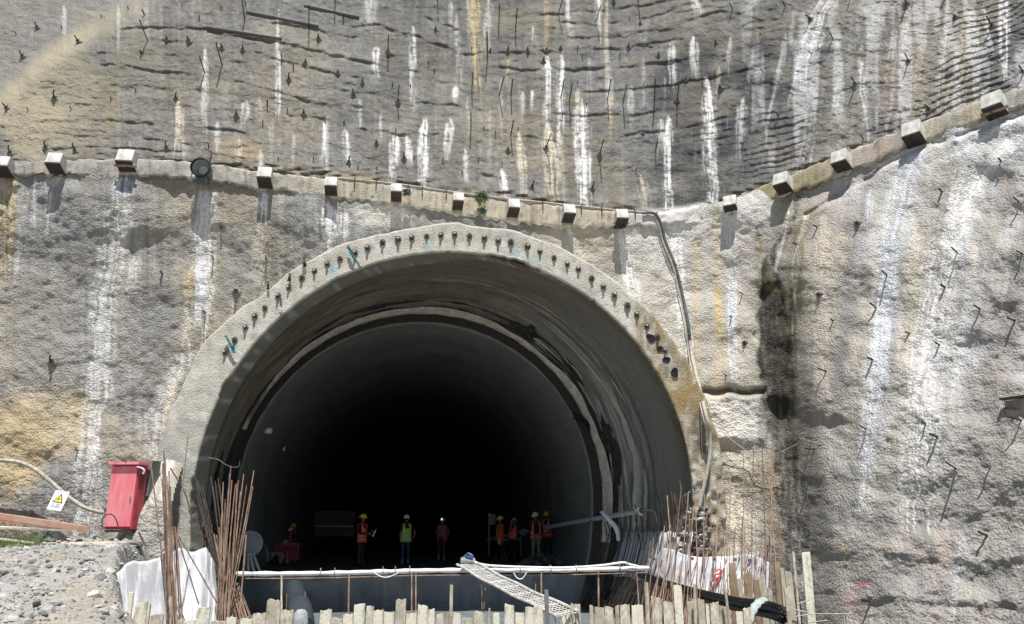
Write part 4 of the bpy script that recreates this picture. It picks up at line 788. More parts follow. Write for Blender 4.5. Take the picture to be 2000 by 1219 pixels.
# ---------------------------------------------------------------- rags on the ring, ring hose end
M['teal'] = mat_plain('teal_cloth', (.05, .24, .25), rough=.85, vs=12, color2=(.02, .09, .10), bump=.3)
def rag(pts_, w, label, mat='teal'):
    m = MB()
    for k in range(4):
        P_ = [at(u+random.uniform(-3, 3), v+random.uniform(-2, 2), RY-.10-.05*random.random()) for u, v in pts_]; m.tube(catmull(P_, 4), [w*random.uniform(.25, .8) for _ in range((len(P_)-1)*4+1)], 5)
    tag(m.build('rag', M[mat], smooth=True), label, 'rag')
rag([(680, 482), (686, 492), (696, 508), (704, 522)], .035, 'teal rope rag hanging over the upper left of the ring')
rag([(441, 656), (447, 664), (452, 676), (458, 688)], .035, 'teal rag tied to the ring near its lower left pipe end')
rag([(547, 586), (549, 600)], .02, 'small teal scrap on the inner edge of the ring')
rag([(1332, 972), (1342, 966), (1348, 960)], .02, 'pale blue knotted scrap where the ring meets the rods at the right foot', 'teal')
for (u, v) in ((565, 540), (523, 556), (594, 512)):
    m = MB()
    for k in range(6):
        m.tube([at(u+random.uniform(-2, 2), v-6, RY-.02), at(u+random.uniform(-3, 3), v+1, RY-.12), at(u+random.uniform(-4, 4), v+9, RY-.05)], .014, 5)
    o = m.build('wire_knot', M['darkrust']); child_world(o, ring)
m = MB(); m.lathe([(.075, -.12), (.085, -.12), (.085, .1), (.062, .1), (.062, -.12), (.075, -.12)], ax=(.3, -1, .1), n=20); o = m.build('pipe_stub', M['whitepaint'], smooth=True); o.location = at(413, 808, 21.6)+Vector((.06, 0, 0)); tag(o, 'short white pipe stub sticking out of the left side of the arch', 'pipe')
# ---------------------------------------------------------------- people
def skin_blob(verts, edges, radii, sub=1, root=0):
    me = bpy.data.meshes.new('tmp'); me.from_pydata([tuple(v) for v in verts], edges, []); o = bpy.data.objects.new('tmp', me); COL.objects.link(o)
    o.modifiers.new('s', 'SKIN')
    for i, r in enumerate(radii):
        sv = me.skin_vertices[0].data[i]; sv.radius = (r, r) if not isinstance(r, tuple) else r; sv.use_root = (i == root)
    if sub: md = o.modifiers.new('u', 'SUBSURF'); md.levels = sub; md.render_levels = sub
    bpy.context.view_layer.update()
    dg = bpy.context.evaluated_depsgraph_get(); m2 = bpy.data.meshes.new_from_object(o.evaluated_get(dg))
    vs = [v.co.copy() for v in m2.vertices]; fs = [tuple(p.vertices) for p in m2.polygons]
    bpy.data.objects.remove(o); return vs, fs
def voxel(vs, fs, size):
    me = bpy.data.meshes.new('tmp'); me.from_pydata([tuple(v) for v in vs], [], fs); o = bpy.data.objects.new('tmp', me); COL.objects.link(o)
    md = o.modifiers.new('r', 'REMESH'); md.mode = 'VOXEL'; md.voxel_size = size
    md = o.modifiers.new('sm', 'SMOOTH'); md.factor = .5; md.iterations = 2
    bpy.context.view_layer.update(); dg = bpy.context.evaluated_depsgraph_get(); m2 = bpy.data.meshes.new_from_object(o.evaluated_get(dg)); bpy.data.objects.remove(o); return m2
def head_mesh():
    bm = bmesh.new(); bmesh.ops.create_uvsphere(bm, u_segments=24, v_segments=18, radius=1)
    for v in bm.verts:
        x, y, z = v.co
        w = 1-.28*max(0, -z)**1.3; X = x*.076*w; Y_ = y*.095*(1-.10*max(0, -z)); Zz = z*.118
        if y < -.3: Y_ -= .006*max(0, -z)                                       # chin
        if y < -.75 and abs(x) < .25: Y_ -= .028*math.exp(-((z+.12)/.16)**2)*math.exp(-(x/.13)**2)   # nose
        if y < -.6: Y_ += .010*math.exp(-((z-.10)/.12)**2)*(math.exp(-((abs(x)-.36)/.16)**2))        # eye sockets
        if y < -.7: Y_ -= .006*math.exp(-((z+.46)/.07)**2)*math.exp(-(x/.3)**2)                       # lips
        v.co = (X, Y_, Zz)
    vs = [v.co.copy() for v in bm.verts]; fs = [tuple(v.index for v in f.verts) for f in bm.faces]; bm.free()
    for s in (-1, 1):
        b = len(vs); n = 8
        for k, (rr_, d) in enumerate(((.014, 0), (.018, .010), (.006, .018))):
            for j in range(n): a = 2*math.pi*j/n; vs.append(Vector((s*(.068+d), .005+rr_*.7*math.cos(a)+d*.4, -.005+rr_*1.5*math.sin(a))))
        fs += [(b+k*n+j, b+k*n+(j+1) % n, b+(k+1)*n+(j+1) % n, b+(k+1)*n+j) for k in range(2) for j in range(n)]+[tuple(b+2*n+j for j in range(n)), tuple(b+j for j in range(n))[::-1]]
    return vs, fs
HV, HF = head_mesh()
def frame(d, side):
    d = d.normalized(); s = (side-d*side.dot(d)).normalized(); return s, d.cross(s), d
def hand(wr, d, palm_n, sgn, curl=.5):
    """palm from the wrist along d, palm faces palm_n; five fingers of their own length"""
    d = d.normalized(); pn = (palm_n-d*palm_n.dot(d)).normalized(); s = d.cross(pn)*sgn
    V = [wr, wr+d*.045, wr+d*.085]; E = [(0, 1), (1, 2)]; Rr = [(.026, .020), (.036, .018), (.038, .016)]
    parts = [skin_blob(V, E, Rr, 1, 0)]
    for k, (off, L) in enumerate(((-.030, .068), (-.010, .078), (.010, .073), (.029, .058))):
        b = wr+d*.082+s*off; p = [b-d*.02, b]; dd = d.copy()
        for j in range(3): dd = (dd+pn*curl*.55).normalized(); p.append(p[-1]+dd*L*(.45, .32, .25)[j])
        parts.append(skin_blob(p, [(i, i+1) for i in range(4)], [.009, .009, .0085, .008, .0065], 0, 0))
    b = wr+d*.025-s*.026; t1 = (d*.6-s*.8+pn*.3).normalized()
    parts.append(skin_blob([b, b+t1*.035, b+t1*.06+d*.012, b+t1*.065+d*.036+pn*.006], [(0, 1), (1, 2), (2, 3)], [.013, .011, .0095, .008], 0, 0))
    return parts
def shell_loft(name, rings, mats, matf, parent, open_=True, thick=.012):
    """rings: list of lists of points; faces get a material by matf(i,j)"""
    n = len(rings[0]); vs = [p for r in rings for p in r]; fs = []; mi = []
    for i in range(len(rings)-1):
        for j in range(n):
            k = matf(i, j)
            if k is None: continue
            fs.append((i*n+j, i*n+(j+1) % n, (i+1)*n+(j+1) % n, (i+1)*n+j)); mi.append(k)
    me = bpy.data.meshes.new(name); me.from_pydata([tuple(p) for p in vs], [], fs)
    for m_ in mats: me.materials.append(m_)
    me.polygons.foreach_set('material_index', np.array(mi, np.int32)); me.polygons.foreach_set('use_smooth', np.ones(len(fs), bool))
    o = bpy.data.objects.new(name, me); link(o, parent); md = o.modifiers.new('t', 'SOLIDIFY'); md.thickness = thick; md.offset = 1
    return o
def cloth(name, c, c2=None): return mat_plain(name, c, rough=.9, var=.2, vs=14, color2=c2, bump=.3, bs=25)
CL = {}
CL['skin'] = mat_plain('skin', (.27, .15, .10), rough=.6); CL['black'] = cloth('black_cloth', (.02, .02, .022)); CL['boot'] = mat_plain('rubber_boots', (.04, .045, .04), rough=.5)
CL['jeans'] = cloth('blue_jeans', (.035, .075, .16)); CL['grey'] = cloth('grey_shirt', (.19, .15, .20)); CL['khaki'] = cloth('muddy_khaki', (.26, .24, .19)); CL['darkgreen'] = cloth('dark_trousers', (.045, .06, .05)); CL['olive'] = cloth('olive_sleeve', (.22, .20, .09)); CL['hair'] = cloth('black_hair', (.012, .01, .01)); CL['white'] = cloth('white_glove', (.7, .7, .68)); CL['shoe'] = cloth('grey_shoes', (.22, .26, .30))
CL['orange'] = mat_plain('orange_vest', (.95, .13, .045), rough=.8, var=.15, vs=14); CL['yellow'] = mat_plain('lime_vest', (.50, .72, .10), rough=.8, vs=14); CL['pinkred'] = mat_plain('red_vest', (.85, .09, .08), rough=.8, vs=14)
CL['refl'] = mat_plain('reflective_tape', (.70, .70, .62), rough=.4); CL['reflo'] = mat_plain('orange_tape', (.85, .40, .25), rough=.5)
CL['hy'] = mat_plain('yellow_helmet', (.90, .68, .03), rough=.35); CL['hw'] = mat_plain('white_helmet', (.80, .82, .82), rough=.35); CL['hc'] = mat_plain('cream_helmet', (.72, .68, .48), rough=.4); CL['ho'] = mat_plain('amber_helmet', (.80, .52, .05), rough=.4)

def person(loc, yaw, label, shirt='black', trouser='darkgreen', boots='boot', vest='orange', tape='refl', helmet='hy', lean=0., arms=(None, None), legs=((0, 0), (0, 0)), head=(0, 0), H=1.75, gloves=None, vest_open=False, bare_arms=True, group='workers in the tunnel', squat=0, turn=0):
    """faces -Y before the yaw; x>0 is the left-hand side of the body. arms: (elbow, hand) targets from the shoulder; legs: (knee fwd, foot fwd)"""
    k = H/1.75; e = empty('person', loc, yaw); tag(e, label, 'person', group)
    S = Matrix.Scale(k, 4); hipz = .93-squat
    ln = Matrix.Rotation(lean, 3, 'X') @ Matrix.Rotation(turn, 3, 'Z')
    pel = Vector((0, 0, hipz)); up = ln @ Vector((0, 0, 1)); fw = ln @ Vector((0, -1, 0)); sd = ln @ Vector((1, 0, 0))
    w = pel+up*.20; ch = pel+up*.38; nk = pel+up*.535; hb = nk+up*.06
    V = [pel, w, ch, nk, hb+fw*.01]; E = [(0, 1), (1, 2), (2, 3), (3, 4)]; Rr = [(.155, .115), (.135, .10), (.165, .112), (.07, .065), (.055, .055)]
    tagv = ['t', 's', 's', 's', 'k']
    def add(p, r, par, t): V.append(Vector(p)); Rr.append(r); E.append((par, len(V)-1)); tagv.append(t); return len(V)-1
    hands = []; sw = 'k' if bare_arms else 's'
    for sx, arm in ((-1, arms[0]), (1, arms[1])):
        sh = pel+up*.475+sd*(.185*sx); i0 = add(sh, .062, 2, 's')
        if arm is None: arm = ((.06, .03, -.28), (.04, -.06, -.53))
        el = sh+sd*(arm[0][0]*sx)+fw*(-arm[0][1])+Vector((0, 0, arm[0][2])); wr = sh+sd*(arm[1][0]*sx)+fw*(-arm[1][1])+Vector((0, 0, arm[1][2]))
        el = sh+(el-sh).normalized()*.285; wr = el+(wr-el).normalized()*.25
        im = add((sh+el)/2, .050, i0, 's'); ie = add(el, .041, im, sw); iw = add(wr, .027, ie, sw)
        d = (wr-el).normalized(); hands.append((wr, d, sx))
    feet = []
    for sx, (kf, ff) in ((-1, legs[0]), (1, legs[1])):
        hp = pel+sd*(.085*sx)+Vector((0, 0, -.06)); ih = add(hp, .098, 0, 't'); kn = Vector((hp.x+.02*sx, hp.y-kf, hipz*.53)); an = Vector((hp.x+.035*sx, -ff, .085))
        im = add((hp+kn)/2, .082, ih, 't'); ik = add(kn, .060, im, 't'); ic = add(kn*.6+an*.4+Vector((0, .015, 0)), .058, ik, 't'); ia = add(an, .045, ic, 'b')
        if1 = add(an+Vector((.01*sx, -.07, -.045)), .042, ia, 'b'); add(an+Vector((.025*sx, -.17, -.055)), .032, if1, 'b'); add(an+Vector((0, .055, -.05)), .036, ia, 'b')
    vs, fs = skin_blob(V, E, Rr, 1, 0)
    vs = list(vs); fs = list(fs)
    def join(p): b = len(vs); vs.extend(p[0]); fs.extend([tuple(i+b for i in f) for f in p[1]])
    for wr, d, sx in hands:
        for p in hand(wr+d*.01, d, -sd*sx+fw*.3, sx): join(p)
    HR = ln @ Matrix.Rotation(head[0], 3, 'Z') @ Matrix.Rotation(head[1], 3, 'X'); hc = hb+(HR @ Vector((0, -.015, .115)))
    join(([hc+HR @ v for v in HV], HF))
    me = voxel(vs, fs, .0105); me.name = 'body'
    co = np.empty(len(me.vertices)*3, np.float32); me.vertices.foreach_get('co', co); co = co.reshape(-1, 3)
    lab = {'t': 1, 's': 0, 'k': 2, 'b': 3}; pts = []; lb = []
    for (a, b) in E:
        for t in np.linspace(0, 1, 7):
            pts.append(V[a]*(1-t)+V[b]*t); ta, tb = tagv[a], tagv[b]; lb.append(lab[ta if t < .5 else tb])
    for wr, d, sx in hands:
        for t in (.02, .06, .1, .15): pts.append(wr+d*t); lb.append(4 if gloves else 2)
    for dz in (-.1, -.05, 0, .05, .1): pts.append(hc+HR @ Vector((0, 0, dz))); lb.append(2)
    pts = np.array([tuple(p) for p in pts]); lb = np.array(lb)
    fc = np.array([co[list(p.vertices)].mean(0) for p in me.polygons]); D = ((fc[:, None, :]-pts[None])**2).sum(-1); mi = lb[D.argmin(1)]
    hl = (fc-np.array(hc)) @ np.array(HR); hm = (np.abs(hl[:, 2]) < .14) & (np.abs(hl[:, 0]) < .1) & (np.abs(hl[:, 1]) < .13) & (mi == 2)
    mi = np.where(hm & ((hl[:, 2] > .062) | ((hl[:, 1] > .02) & (hl[:, 2] > -.045))), 5, mi)                 # hair
    mi = np.where(hm & (hl[:, 1] < -.07) & (np.abs(hl[:, 2]-.014) < .009) & (np.abs(np.abs(hl[:, 0])-.028) < .013), 5, mi)   # eyes
    for m_ in (CL[shirt], CL[trouser], CL['skin'], CL[boots], CL['white'], CL['hair']): me.materials.append(m_)
    me.polygons.foreach_set('material_index', mi.astype(np.int32)); me.polygons.foreach_set('use_smooth', np.ones(len(me.polygons), bool))
    b = bpy.data.objects.new('body', me); link(b, e)
    # vest: a loose shell from hips to shoulders with tape
    if vest:
        n = 32; rings = []; hs = np.linspace(-.12, .49, 16)
        for h in hs:
            t = (h+.12)/.61; rx = .205-.015*math.sin(t*3)+(.012 if t > .5 else 0); ry = .158-.02*t
            if t > .86: rx *= 1-.42*((t-.86)/.14)**1.5; ry *= 1-.35*((t-.86)/.14)
            rings.append([pel+up*h+sd*(rx*math.cos(2*math.pi*j/n))+fw*(-ry*math.sin(2*math.pi*j/n)+.0)+Vector((0, 0, 0)) for j in range(n)])
        def mf(i, j):
            a = 2*math.pi*(j+.5)/n; front = math.sin(a) < 0; sidev = abs(math.cos(a)) > .80
            if i >= 8 and sidev: return None                      # arm holes
            if i >= 12 and abs(math.cos(a)) < .38: return None     # neck opening
            if front and abs(math.cos(a)) < (.55 if vest_open else .09): return None
            if i in (2, 5): return 1
            if .50 < abs(math.cos(a)) < .66 and i > 5: return 1
            return 0
        vo = shell_loft('vest', rings, [CL[vest], CL[tape]], mf, e)
        # shoulder straps over the top
        m = MB()
        for sx in (-1, 1):
            m.tube([pel+up*.44+sd*(.125*sx)+fw*.125, pel+up*.525+sd*(.12*sx)+fw*.07, pel+up*.55+sd*(.115*sx), pel+up*.525+sd*(.12*sx)-fw*.08, pel+up*.44+sd*(.125*sx)-fw*.125], .040, 6, sq=.5)
            m.build('vest_strap', CL[vest], e, smooth=True); m = MB()
    # helmet
    m = MB(); n = 28; rings = []
    for kk in range(9):
        a = math.radians(90*kk/8); rr_ = math.cos(a)**.8; h = math.sin(a)
        rings.append([hc+HR @ Vector((rr_*.112*math.cos(2*math.pi*j/n), .008+rr_*.138*math.sin(2*math.pi*j/n), .045+.125*h)) for j in range(n)])
    rings[-1] = [hc+HR @ Vector((.004*math.cos(2*math.pi*j/n), .008+.004*math.sin(2*math.pi*j/n), .17)) for j in range(n)]
    br = [hc+HR @ Vector((.125*math.cos(2*math.pi*j/n), .008+(.150+.045*max(0, -math.sin(2*math.pi*j/n)))*math.sin(2*math.pi*j/n), .035-.012*max(0, -math.sin(2*math.pi*j/n)))) for j in range(n)]
    m.loft([[p-HR @ Vector((0, 0, .008)) for p in br], br]+rings, caps=True)
    m.build('helmet', CL[helmet], e, smooth=True)
    e.scale = (k, k, k)
    return e, hc, hands, k
def on_floor(u, v, z=0.02): p = atz(u, v, z); return p
p1 = on_floor(704, 1106)
person(p1, math.radians(68), 'person in yellow helmet and orange striped vest over black, holding a white bottle', 'black', 'darkgreen', 'boot', 'orange', 'reflo', 'hy', arms=(((.05, -.06, -.28), (-.06, -.34, -.30)), ((.05, -.06, -.28), (-.08, -.34, -.22))), head=(.1, .05), H=1.80, bare_arms=False)
bt = MB(); bt.lathe([(.0, 0), (.034, .0), (.036, .02), (.036, .19), (.03, .22), (.016, .25), (.016, .29), (0, .29)], n=16)
o = bt.build('bottle', mat_plain('white_bottle', (.78, .80, .78), rough=.35), smooth=True); o.location = p1+Vector((.40, -.02, 1.05)); o.rotation_euler = (.1, .45, 0); tag(o, 'white bottle held up by the person in the orange striped vest', 'bottle')
person(on_floor(791, 1103), math.radians(205), 'person in white helmet, lime yellow vest and blue jeans with hand on hip', 'black', 'jeans', 'shoe', 'yellow', 'refl', 'hw', arms=(((.16, .06, -.24), (.10, -.02, -.46)), ((.05, .02, -.28), (.02, -.05, -.53))), legs=((0, .02), (.02, -.03)), head=(-.5, .0), H=1.78)
e3, hc3, _, k3 = person(on_floor(862, 1096), math.radians(-4), 'person facing out in grey shirt under an open red vest, headlamp on the helmet', 'grey', 'darkgreen', 'shoe', 'pinkred', 'pinkred', 'hc', arms=(((.10, .08, -.27), (.0, .20, -.45)), ((.10, .08, -.27), (.0, .20, -.45))), legs=((0, 0), (0, 0)), H=1.70, vest_open=True)
m = MB(); m.lathe([(.0, .02), (.018, .018), (.022, 0), (.022, -.02), (0, -.02)], ax=(0, -1, 0), n=14); hl = m.build('headlamp', None or mat_plain('lamp_glow', (.9, .9, .85), rough=.3)); hl.data.materials[0].node_tree.nodes['Principled BSDF'].inputs['Emission Color'].default_value = (1, .95, .8, 1); hl.data.materials[0].node_tree.nodes['Principled BSDF'].inputs['Emission Strength'].default_value = 2.0
hl.parent = e3; hl.location = hc3+Vector((0, -.135, .09))
person(on_floor(976, 1097), math.radians(70), 'person in yellow helmet and plain orange vest with olive sleeve, beside a stick', 'olive', 'black', 'boot', 'orange', 'orange', 'hy', lean=.05, arms=(((.06, .04, -.28), (.02, .0, -.53)), ((.06, .04, -.28), (.02, -.02, -.53))), legs=((.10, .18), (-.02, -.25)), head=(-2.3, .1), H=1.76, gloves=True, bare_arms=False)
m = MB(); m.tube([Vector((.10, -.18, .78)), Vector((.30, -.20, .02))], .014, 6); o = m.build('stick', CL['khaki']); o.location = on_floor(976, 1097); tag(o, 'thin stick planted beside the person in the plain orange vest', 'stick')
person(on_floor(1001, 1095), math.radians(150), 'person bending forward in a red vest with a pale helmet turned down, between two others', 'black', 'black', 'boot', 'pinkred', 'reflo', 'hc', lean=.28, arms=(((.10, -.10, -.24), (.02, -.20, -.10)), ((.06, -.08, -.26), (-.02, -.24, -.30))), legs=((.05, .0), (0, -.15)), head=(1.1, .55), H=1.74)
person(on_floor(1047, 1101, .05)+Vector((0, 0, .03)), math.radians(10), 'person in cream helmet, open red vest over black and muddy khaki trousers', 'black', 'khaki', 'boot', 'pinkred', 'reflo', 'hc', arms=(((.06, .05, -.28), (-.02, .05, -.5)), ((.08, .06, -.27), (.0, .1, -.5))), head=(-.9, .15), H=1.82, vest_open=True, bare_arms=False)
person(on_floor(1069, 1091, .15), math.radians(-30), 'person in amber helmet and red vest standing behind the one in khaki trousers', 'black', 'black', 'boot', 'pinkred', 'reflo', 'ho', arms=(((.05, -.05, -.28), (-.05, -.2, -.40)), ((.05, -.05, -.28), (-.05, -.2, -.40))), head=(.2, .1), H=1.80)
person(on_floor(561, 1092, .0), math.radians(60), 'dim person in orange helmet behind the red tool chest', 'black', 'black', 'boot', 'orange', 'orange', 'ho', lean=.3, squat=.18, arms=(((.05, -.1, -.25), (-.02, -.3, -.25)), ((.05, -.1, -.25), (-.02, -.3, -.25))), legs=((.15, .0), (.15, .0)), H=1.70)
person(on_floor(580, 1092, .0), math.radians(-70), 'dim person in grey helmet crouching right behind the red tool chest', 'black', 'black', 'boot', None, 'refl', 'hw', lean=.5, squat=.3, arms=(((.05, -.1, -.25), (-.02, -.3, -.25)), ((.05, -.1, -.25), (-.02, -.3, -.25))), legs=((.25, .0), (.25, .0)), H=1.68)
# ---------------------------------------------------------------- inside the tunnel
# long pipe with flange across the right side
m = MB(); A, B = at(950, 1054, 40), at(1250, 998, 22.6); m.tube([A, A*.3+B*.7+Vector((0, 0, .03)), B], .075, 12)
pp = empty('grout_pipe', B); tag(pp, 'long grey pipe with a flange slanting across the right side of the tunnel mouth', 'pipe')
o = m.build('pipe', M['steelpipe'] if 'steelpipe' in M else mat_plain('grey_pipe', (.42, .44, .42), rough=.6), smooth=True); child_world(o, pp)
for t in (1.0, .36):
    m = MB(); m.lathe([(.076, -.06), (.15, -.05), (.15, .0), (.09, .01), (.09, .05), (.14, .05), (.14, .09), (.07, .09)], o=A*(1-t)+B*t, ax=(B-A), n=16); o = m.build('flange', M['steel'], smooth=True); child_world(o, pp)
m = MB(); m.tube(catmull([B, B+Vector((.22, -.02, .03)), B+Vector((.42, .0, -.03)), B+Vector((.5, .05, -.35))]), .035, 8); o = m.build('elbow', M['steel'], smooth=True); child_world(o, pp)
m = MB()
for k in range(3): m.tube(catmull([at(1172+k*3, 1000, 23.6), at(1186+k*2, 1012, 23.3), at(1200+k*2, 1030, 23.2), at(1207+k, 1056, 23.2)]), [.02+.035*math.sin(i*.2+k) **2 for i in range(19)], 6)
tag(m.build('tied_cloth', M['membrane'], smooth=True), 'twisted pale cloth strip tied over the slanting pipe', 'cloth')
# red chest, stool, steel things on the left
P_ = atz(562, 1098, 0)
ck = empty('tool_chest', P_); tag(ck, 'dim red tool chest with a pale rim on the left of the tunnel floor', 'tool chest')
m = MB(); m.box((0, 0, .38), (.92, .6, .62)); o = m.build('chest_body', M['redd'], bevel=.01); o.parent = ck
m = MB(); m.box((0, -.31, .71), (1.0, .05, .06)); m.box((-.48, -.31, .37), (.05, .05, .62)); m.box((.48, -.31, .37), (.05, .05, .62)); m.box((0, 0, .735), (1.02, .68, .03)); o = m.build('chest_rim', M['steel'], bevel=.006); o.parent = ck
m = MB()
for dx in (-.4, .4):
    for dy in (-.24, .24): m.box((dx, dy, .035), (.07, .07, .07))
m.box((0, -.315, .55), (.2, .03, .03)); o = m.build('chest_feet', M['darkrust']); o.parent = ck
m = MB(); m.lathe([(.0, 0), (.12, 0), (.12, .1), (.05, .13), (.035, .16), (.035, .42), (0, .42)], n=14); o = m.build('gas_bottle', M['steel'], smooth=True); o.location = P_+Vector((.12, -.6, 0)); tag(o, 'small grey canister standing in front of the red tool chest', 'canister')
m = MB(); rock(m, (0, 0, 0), .1); o = m.build('tool_bag', M['stone']); o.location = P_+Vector((-.15, 0, .80)); tag(o, 'pale crumpled tool bag lying on top of the red chest', 'bag')
P_ = at(488, 1062, 25.9)
dr = empty('fan_drum', P_); tag(dr, 'grey round fan drum on a draped stand at the left edge of the tunnel', 'fan')
gm = mat_plain('dull_grey_metal', (.33, .36, .36), rough=.6)
m = MB(); m.lathe([(.0, .05), (.36, .04), (.38, .02), (.385, -.02), (.385, -.16), (.30, -.24), (0, -.26)], ax=(.35, -1, .1), n=32); o = m.build('drum', gm, smooth=True); o.parent = dr
m = MB(); m.lathe([(.36, .055), (.40, .05), (.41, .02), (.40, -.02), (.37, -.02)], ax=(.35, -1, .1), n=32); o = m.build('drum_rim', M['steel'], smooth=True); o.parent = dr
m = MB()
for (x, y) in ((-.2, .15), (.25, .1), (.05, -.12), (.18, -.1), (-.08, -.08)): m.tube([Vector((x*.4, y, -.3)), Vector((x, y*1.2, -.65)), Vector((x*1.5+.08, y*1.5-.1, -1.0))], [.07, .10, .07], 7, sq=.5)
o = m.build('draped_stand', M['membrane'], smooth=True); o.parent = dr
m = MB(); m.tube([at(459, 1043, 25.4), at(478, 1068, 25.2)], .06, 10); tag(m.build('pipe_piece', M['ochrehose'], smooth=True), 'short pale pipe leaning against the round drum', 'pipe')
P_ = atz(530, 1103, 0)
mc = empty('concrete_pump', P_); tag(mc, 'low grey machine with bent hoses between the round drum and the red chest', 'machine')
m = MB(); m.box((-.3, .1, .28), (.5, .5, .3), jit=.03); m.lathe([(0, -.2), (.16, -.18), (.16, .18), (0, .2)], o=(.15, 0, .3), ax=(1, .3, 0), n=16); o = m.build('machine_body', gm, bevel=.01); o.parent = mc
for sx in (-.35, .25):
    m = MB(); m.lathe([(.05, -.05), (.16, -.05), (.18, 0), (.16, .05), (.05, .05)], o=(sx, -.2, .18), ax=(0, 1, 0), n=18); o = m.build('wheel', M['blackrub'], smooth=True); o.parent = mc
m = MB()
for k in range(4): m.tube(catmull([Vector((-.6+.1*k, 0, .1)), Vector((-.35, -.05*k, .75-.1*k)), Vector((-.1, -.1, .45)), Vector((.25+.08*k, -.2, .40)), Vector((.42, -.3, .05))]), .022, 6)
o = m.build('hoses', gm, smooth=True); o.parent = mc
# lorry tail deep in the dark: body, reflective strip, wheels
P_ = atz(652, 1066, 0); P_ = Vector((float(cxa(46))+2.4-.62, 46, 0)); P_ = Vector((at(652, 1040, 46).x, 46, 0))
tr = empty('lorry', P_); tag(tr, 'dim lorry tail with a pale bar across it, deep in the dark tunnel', 'lorry')
m = MB(); m.box((0, 1.6, 1.55), (2.3, 3.2, 1.3)); o = m.build('lorry_body', mat_plain('dull_green_paint', (.12, .15, .11), rough=.6), bevel=.02); o.parent = tr
m = MB(); m.box((0, -.03, 1.35), (2.2, .05, .09)); o = m.build('reflective_bar', CL['refl']); o.parent = tr
m = MB(); m.box((0, -.02, .95), (2.3, .08, .34)); o = m.build('tailboard', CL['olive']); o.parent = tr
for x in (-.85, .85):
    m = MB(); m.lathe([(.2, -.15), (.46, -.15), (.5, -.08), (.5, .08), (.46, .15), (.2, .15)], o=(x, .6, .5), ax=(1, 0, 0), n=22); o = m.build('wheel', M['blackrub'], smooth=True); o.parent = tr
# lining trolley frame behind the right group
P_ = atz(965, 1086, 0)
fr = empty('trolley', P_); tag(fr, 'dim steel trolley with a pale block behind the group at the right', 'trolley')
for (a, b) in (((-.25, 0, 0), (-.25, 0, 2.0)), ((1.3, 0, 0), (1.3, 0, .9)), ((-.25, 0, .75), (1.3, 0, .75))):
    m = MB(); m.tube([Vector(a), Vector(b)], .05, 6); o = m.build('frame_bar', gm); o.parent = fr
m = MB(); m.box((-.12, 0, 1.7), (.35, .3, .5), jit=.02); o = m.build('frame_block', gm, bevel=.01); o.parent = fr
# rubble and steel scrap round the right group
m = MB(); random.seed(21)
for i in range(260):
    u = random.uniform(1015, 1125); v = 1106-14*random.random()**.7*sst(1010, 1035, u)*sst(1130, 1060, u); p = atz(u, v, 0)
    h = .30*math.exp(-((u-1065)/32)**2)*random.random(); rock(m, p+Vector((0, 0, h)), random.uniform(.04, .13))
tag(m.build('rubble', [M['stoned']]), 'dark heap of broken rock on the tunnel floor at the right group', 'rubble', kind='stuff')
for i, (a, b) in enumerate((((1005, 1101), (1050, 1097)), ((1075, 1097), (1110, 1107)), ((1060, 1099), (1100, 1092)))):
    m = MB(); m.tube([atz(*a, .1), atz(*b, .15)], .018, 5); tag(m.build('steel_rod', M['steel']), 'thin steel rod lying on the rubble at the right group', 'rod', 'steel rods on the rubble')
# lamps or speakers fixed on the left lining
for (u, v, Y, s, lb) in ((517, 841, 27.6, .11, 'small white lamp fixed to the left wall of the lining, nearer one'), (547, 876, 32, .09, 'small dim lamp further in on the left lining')):
    c0 = at(u, v, Y); lp = empty('wall_lamp', c0); tag(lp, lb, 'lamp')
    m = MB(); m.lathe([(0, -.0), (s*.7, 0), (s, .05), (s, s*2.0), (s*.8, s*2.3), (0, s*2.35)], ax=(1, 0, -.05), n=18); o = m.build('lamp_head', M['whitepaint'], smooth=True); o.parent = lp
    m = MB(); m.tube([Vector((0, 0, .0)), Vector((-.12, .02, .05)), Vector((-.30, .05, 0))], .02, 6); m.box((-.03, 0, .02), (.04, .16, .2)); o = m.build('lamp_bracket', M['steel']); o.parent = lp
# thin hoses on the lining left and cables right
for (P_, r_, lb) in (([(400, 893, 21.6), (425, 897, 21.9), (437, 905, 22.2), (452, 912, 22.6), (466, 911, 23), (468, 900, 23.3)], .014, 'thin pale bent wire loop low on the left side of the arch'),
                ([(1120, 806, 25.6), (1132, 812, 25.3), (1146, 822, 25.1), (1152, 834, 24.9)], .03, 'short bunch of black cable crossing the felt band at the right')):
    m = MB()
    for k in range(3 if 'bunch' in lb else 1): m.tube(catmull([at(u, v+k*5, Y) for u, v, Y in P_]), r_, 6)
    tag(m.build('cable', M['blackrub'] if 'black' in lb else M['whitepaint'], smooth=True), lb, 'cable')

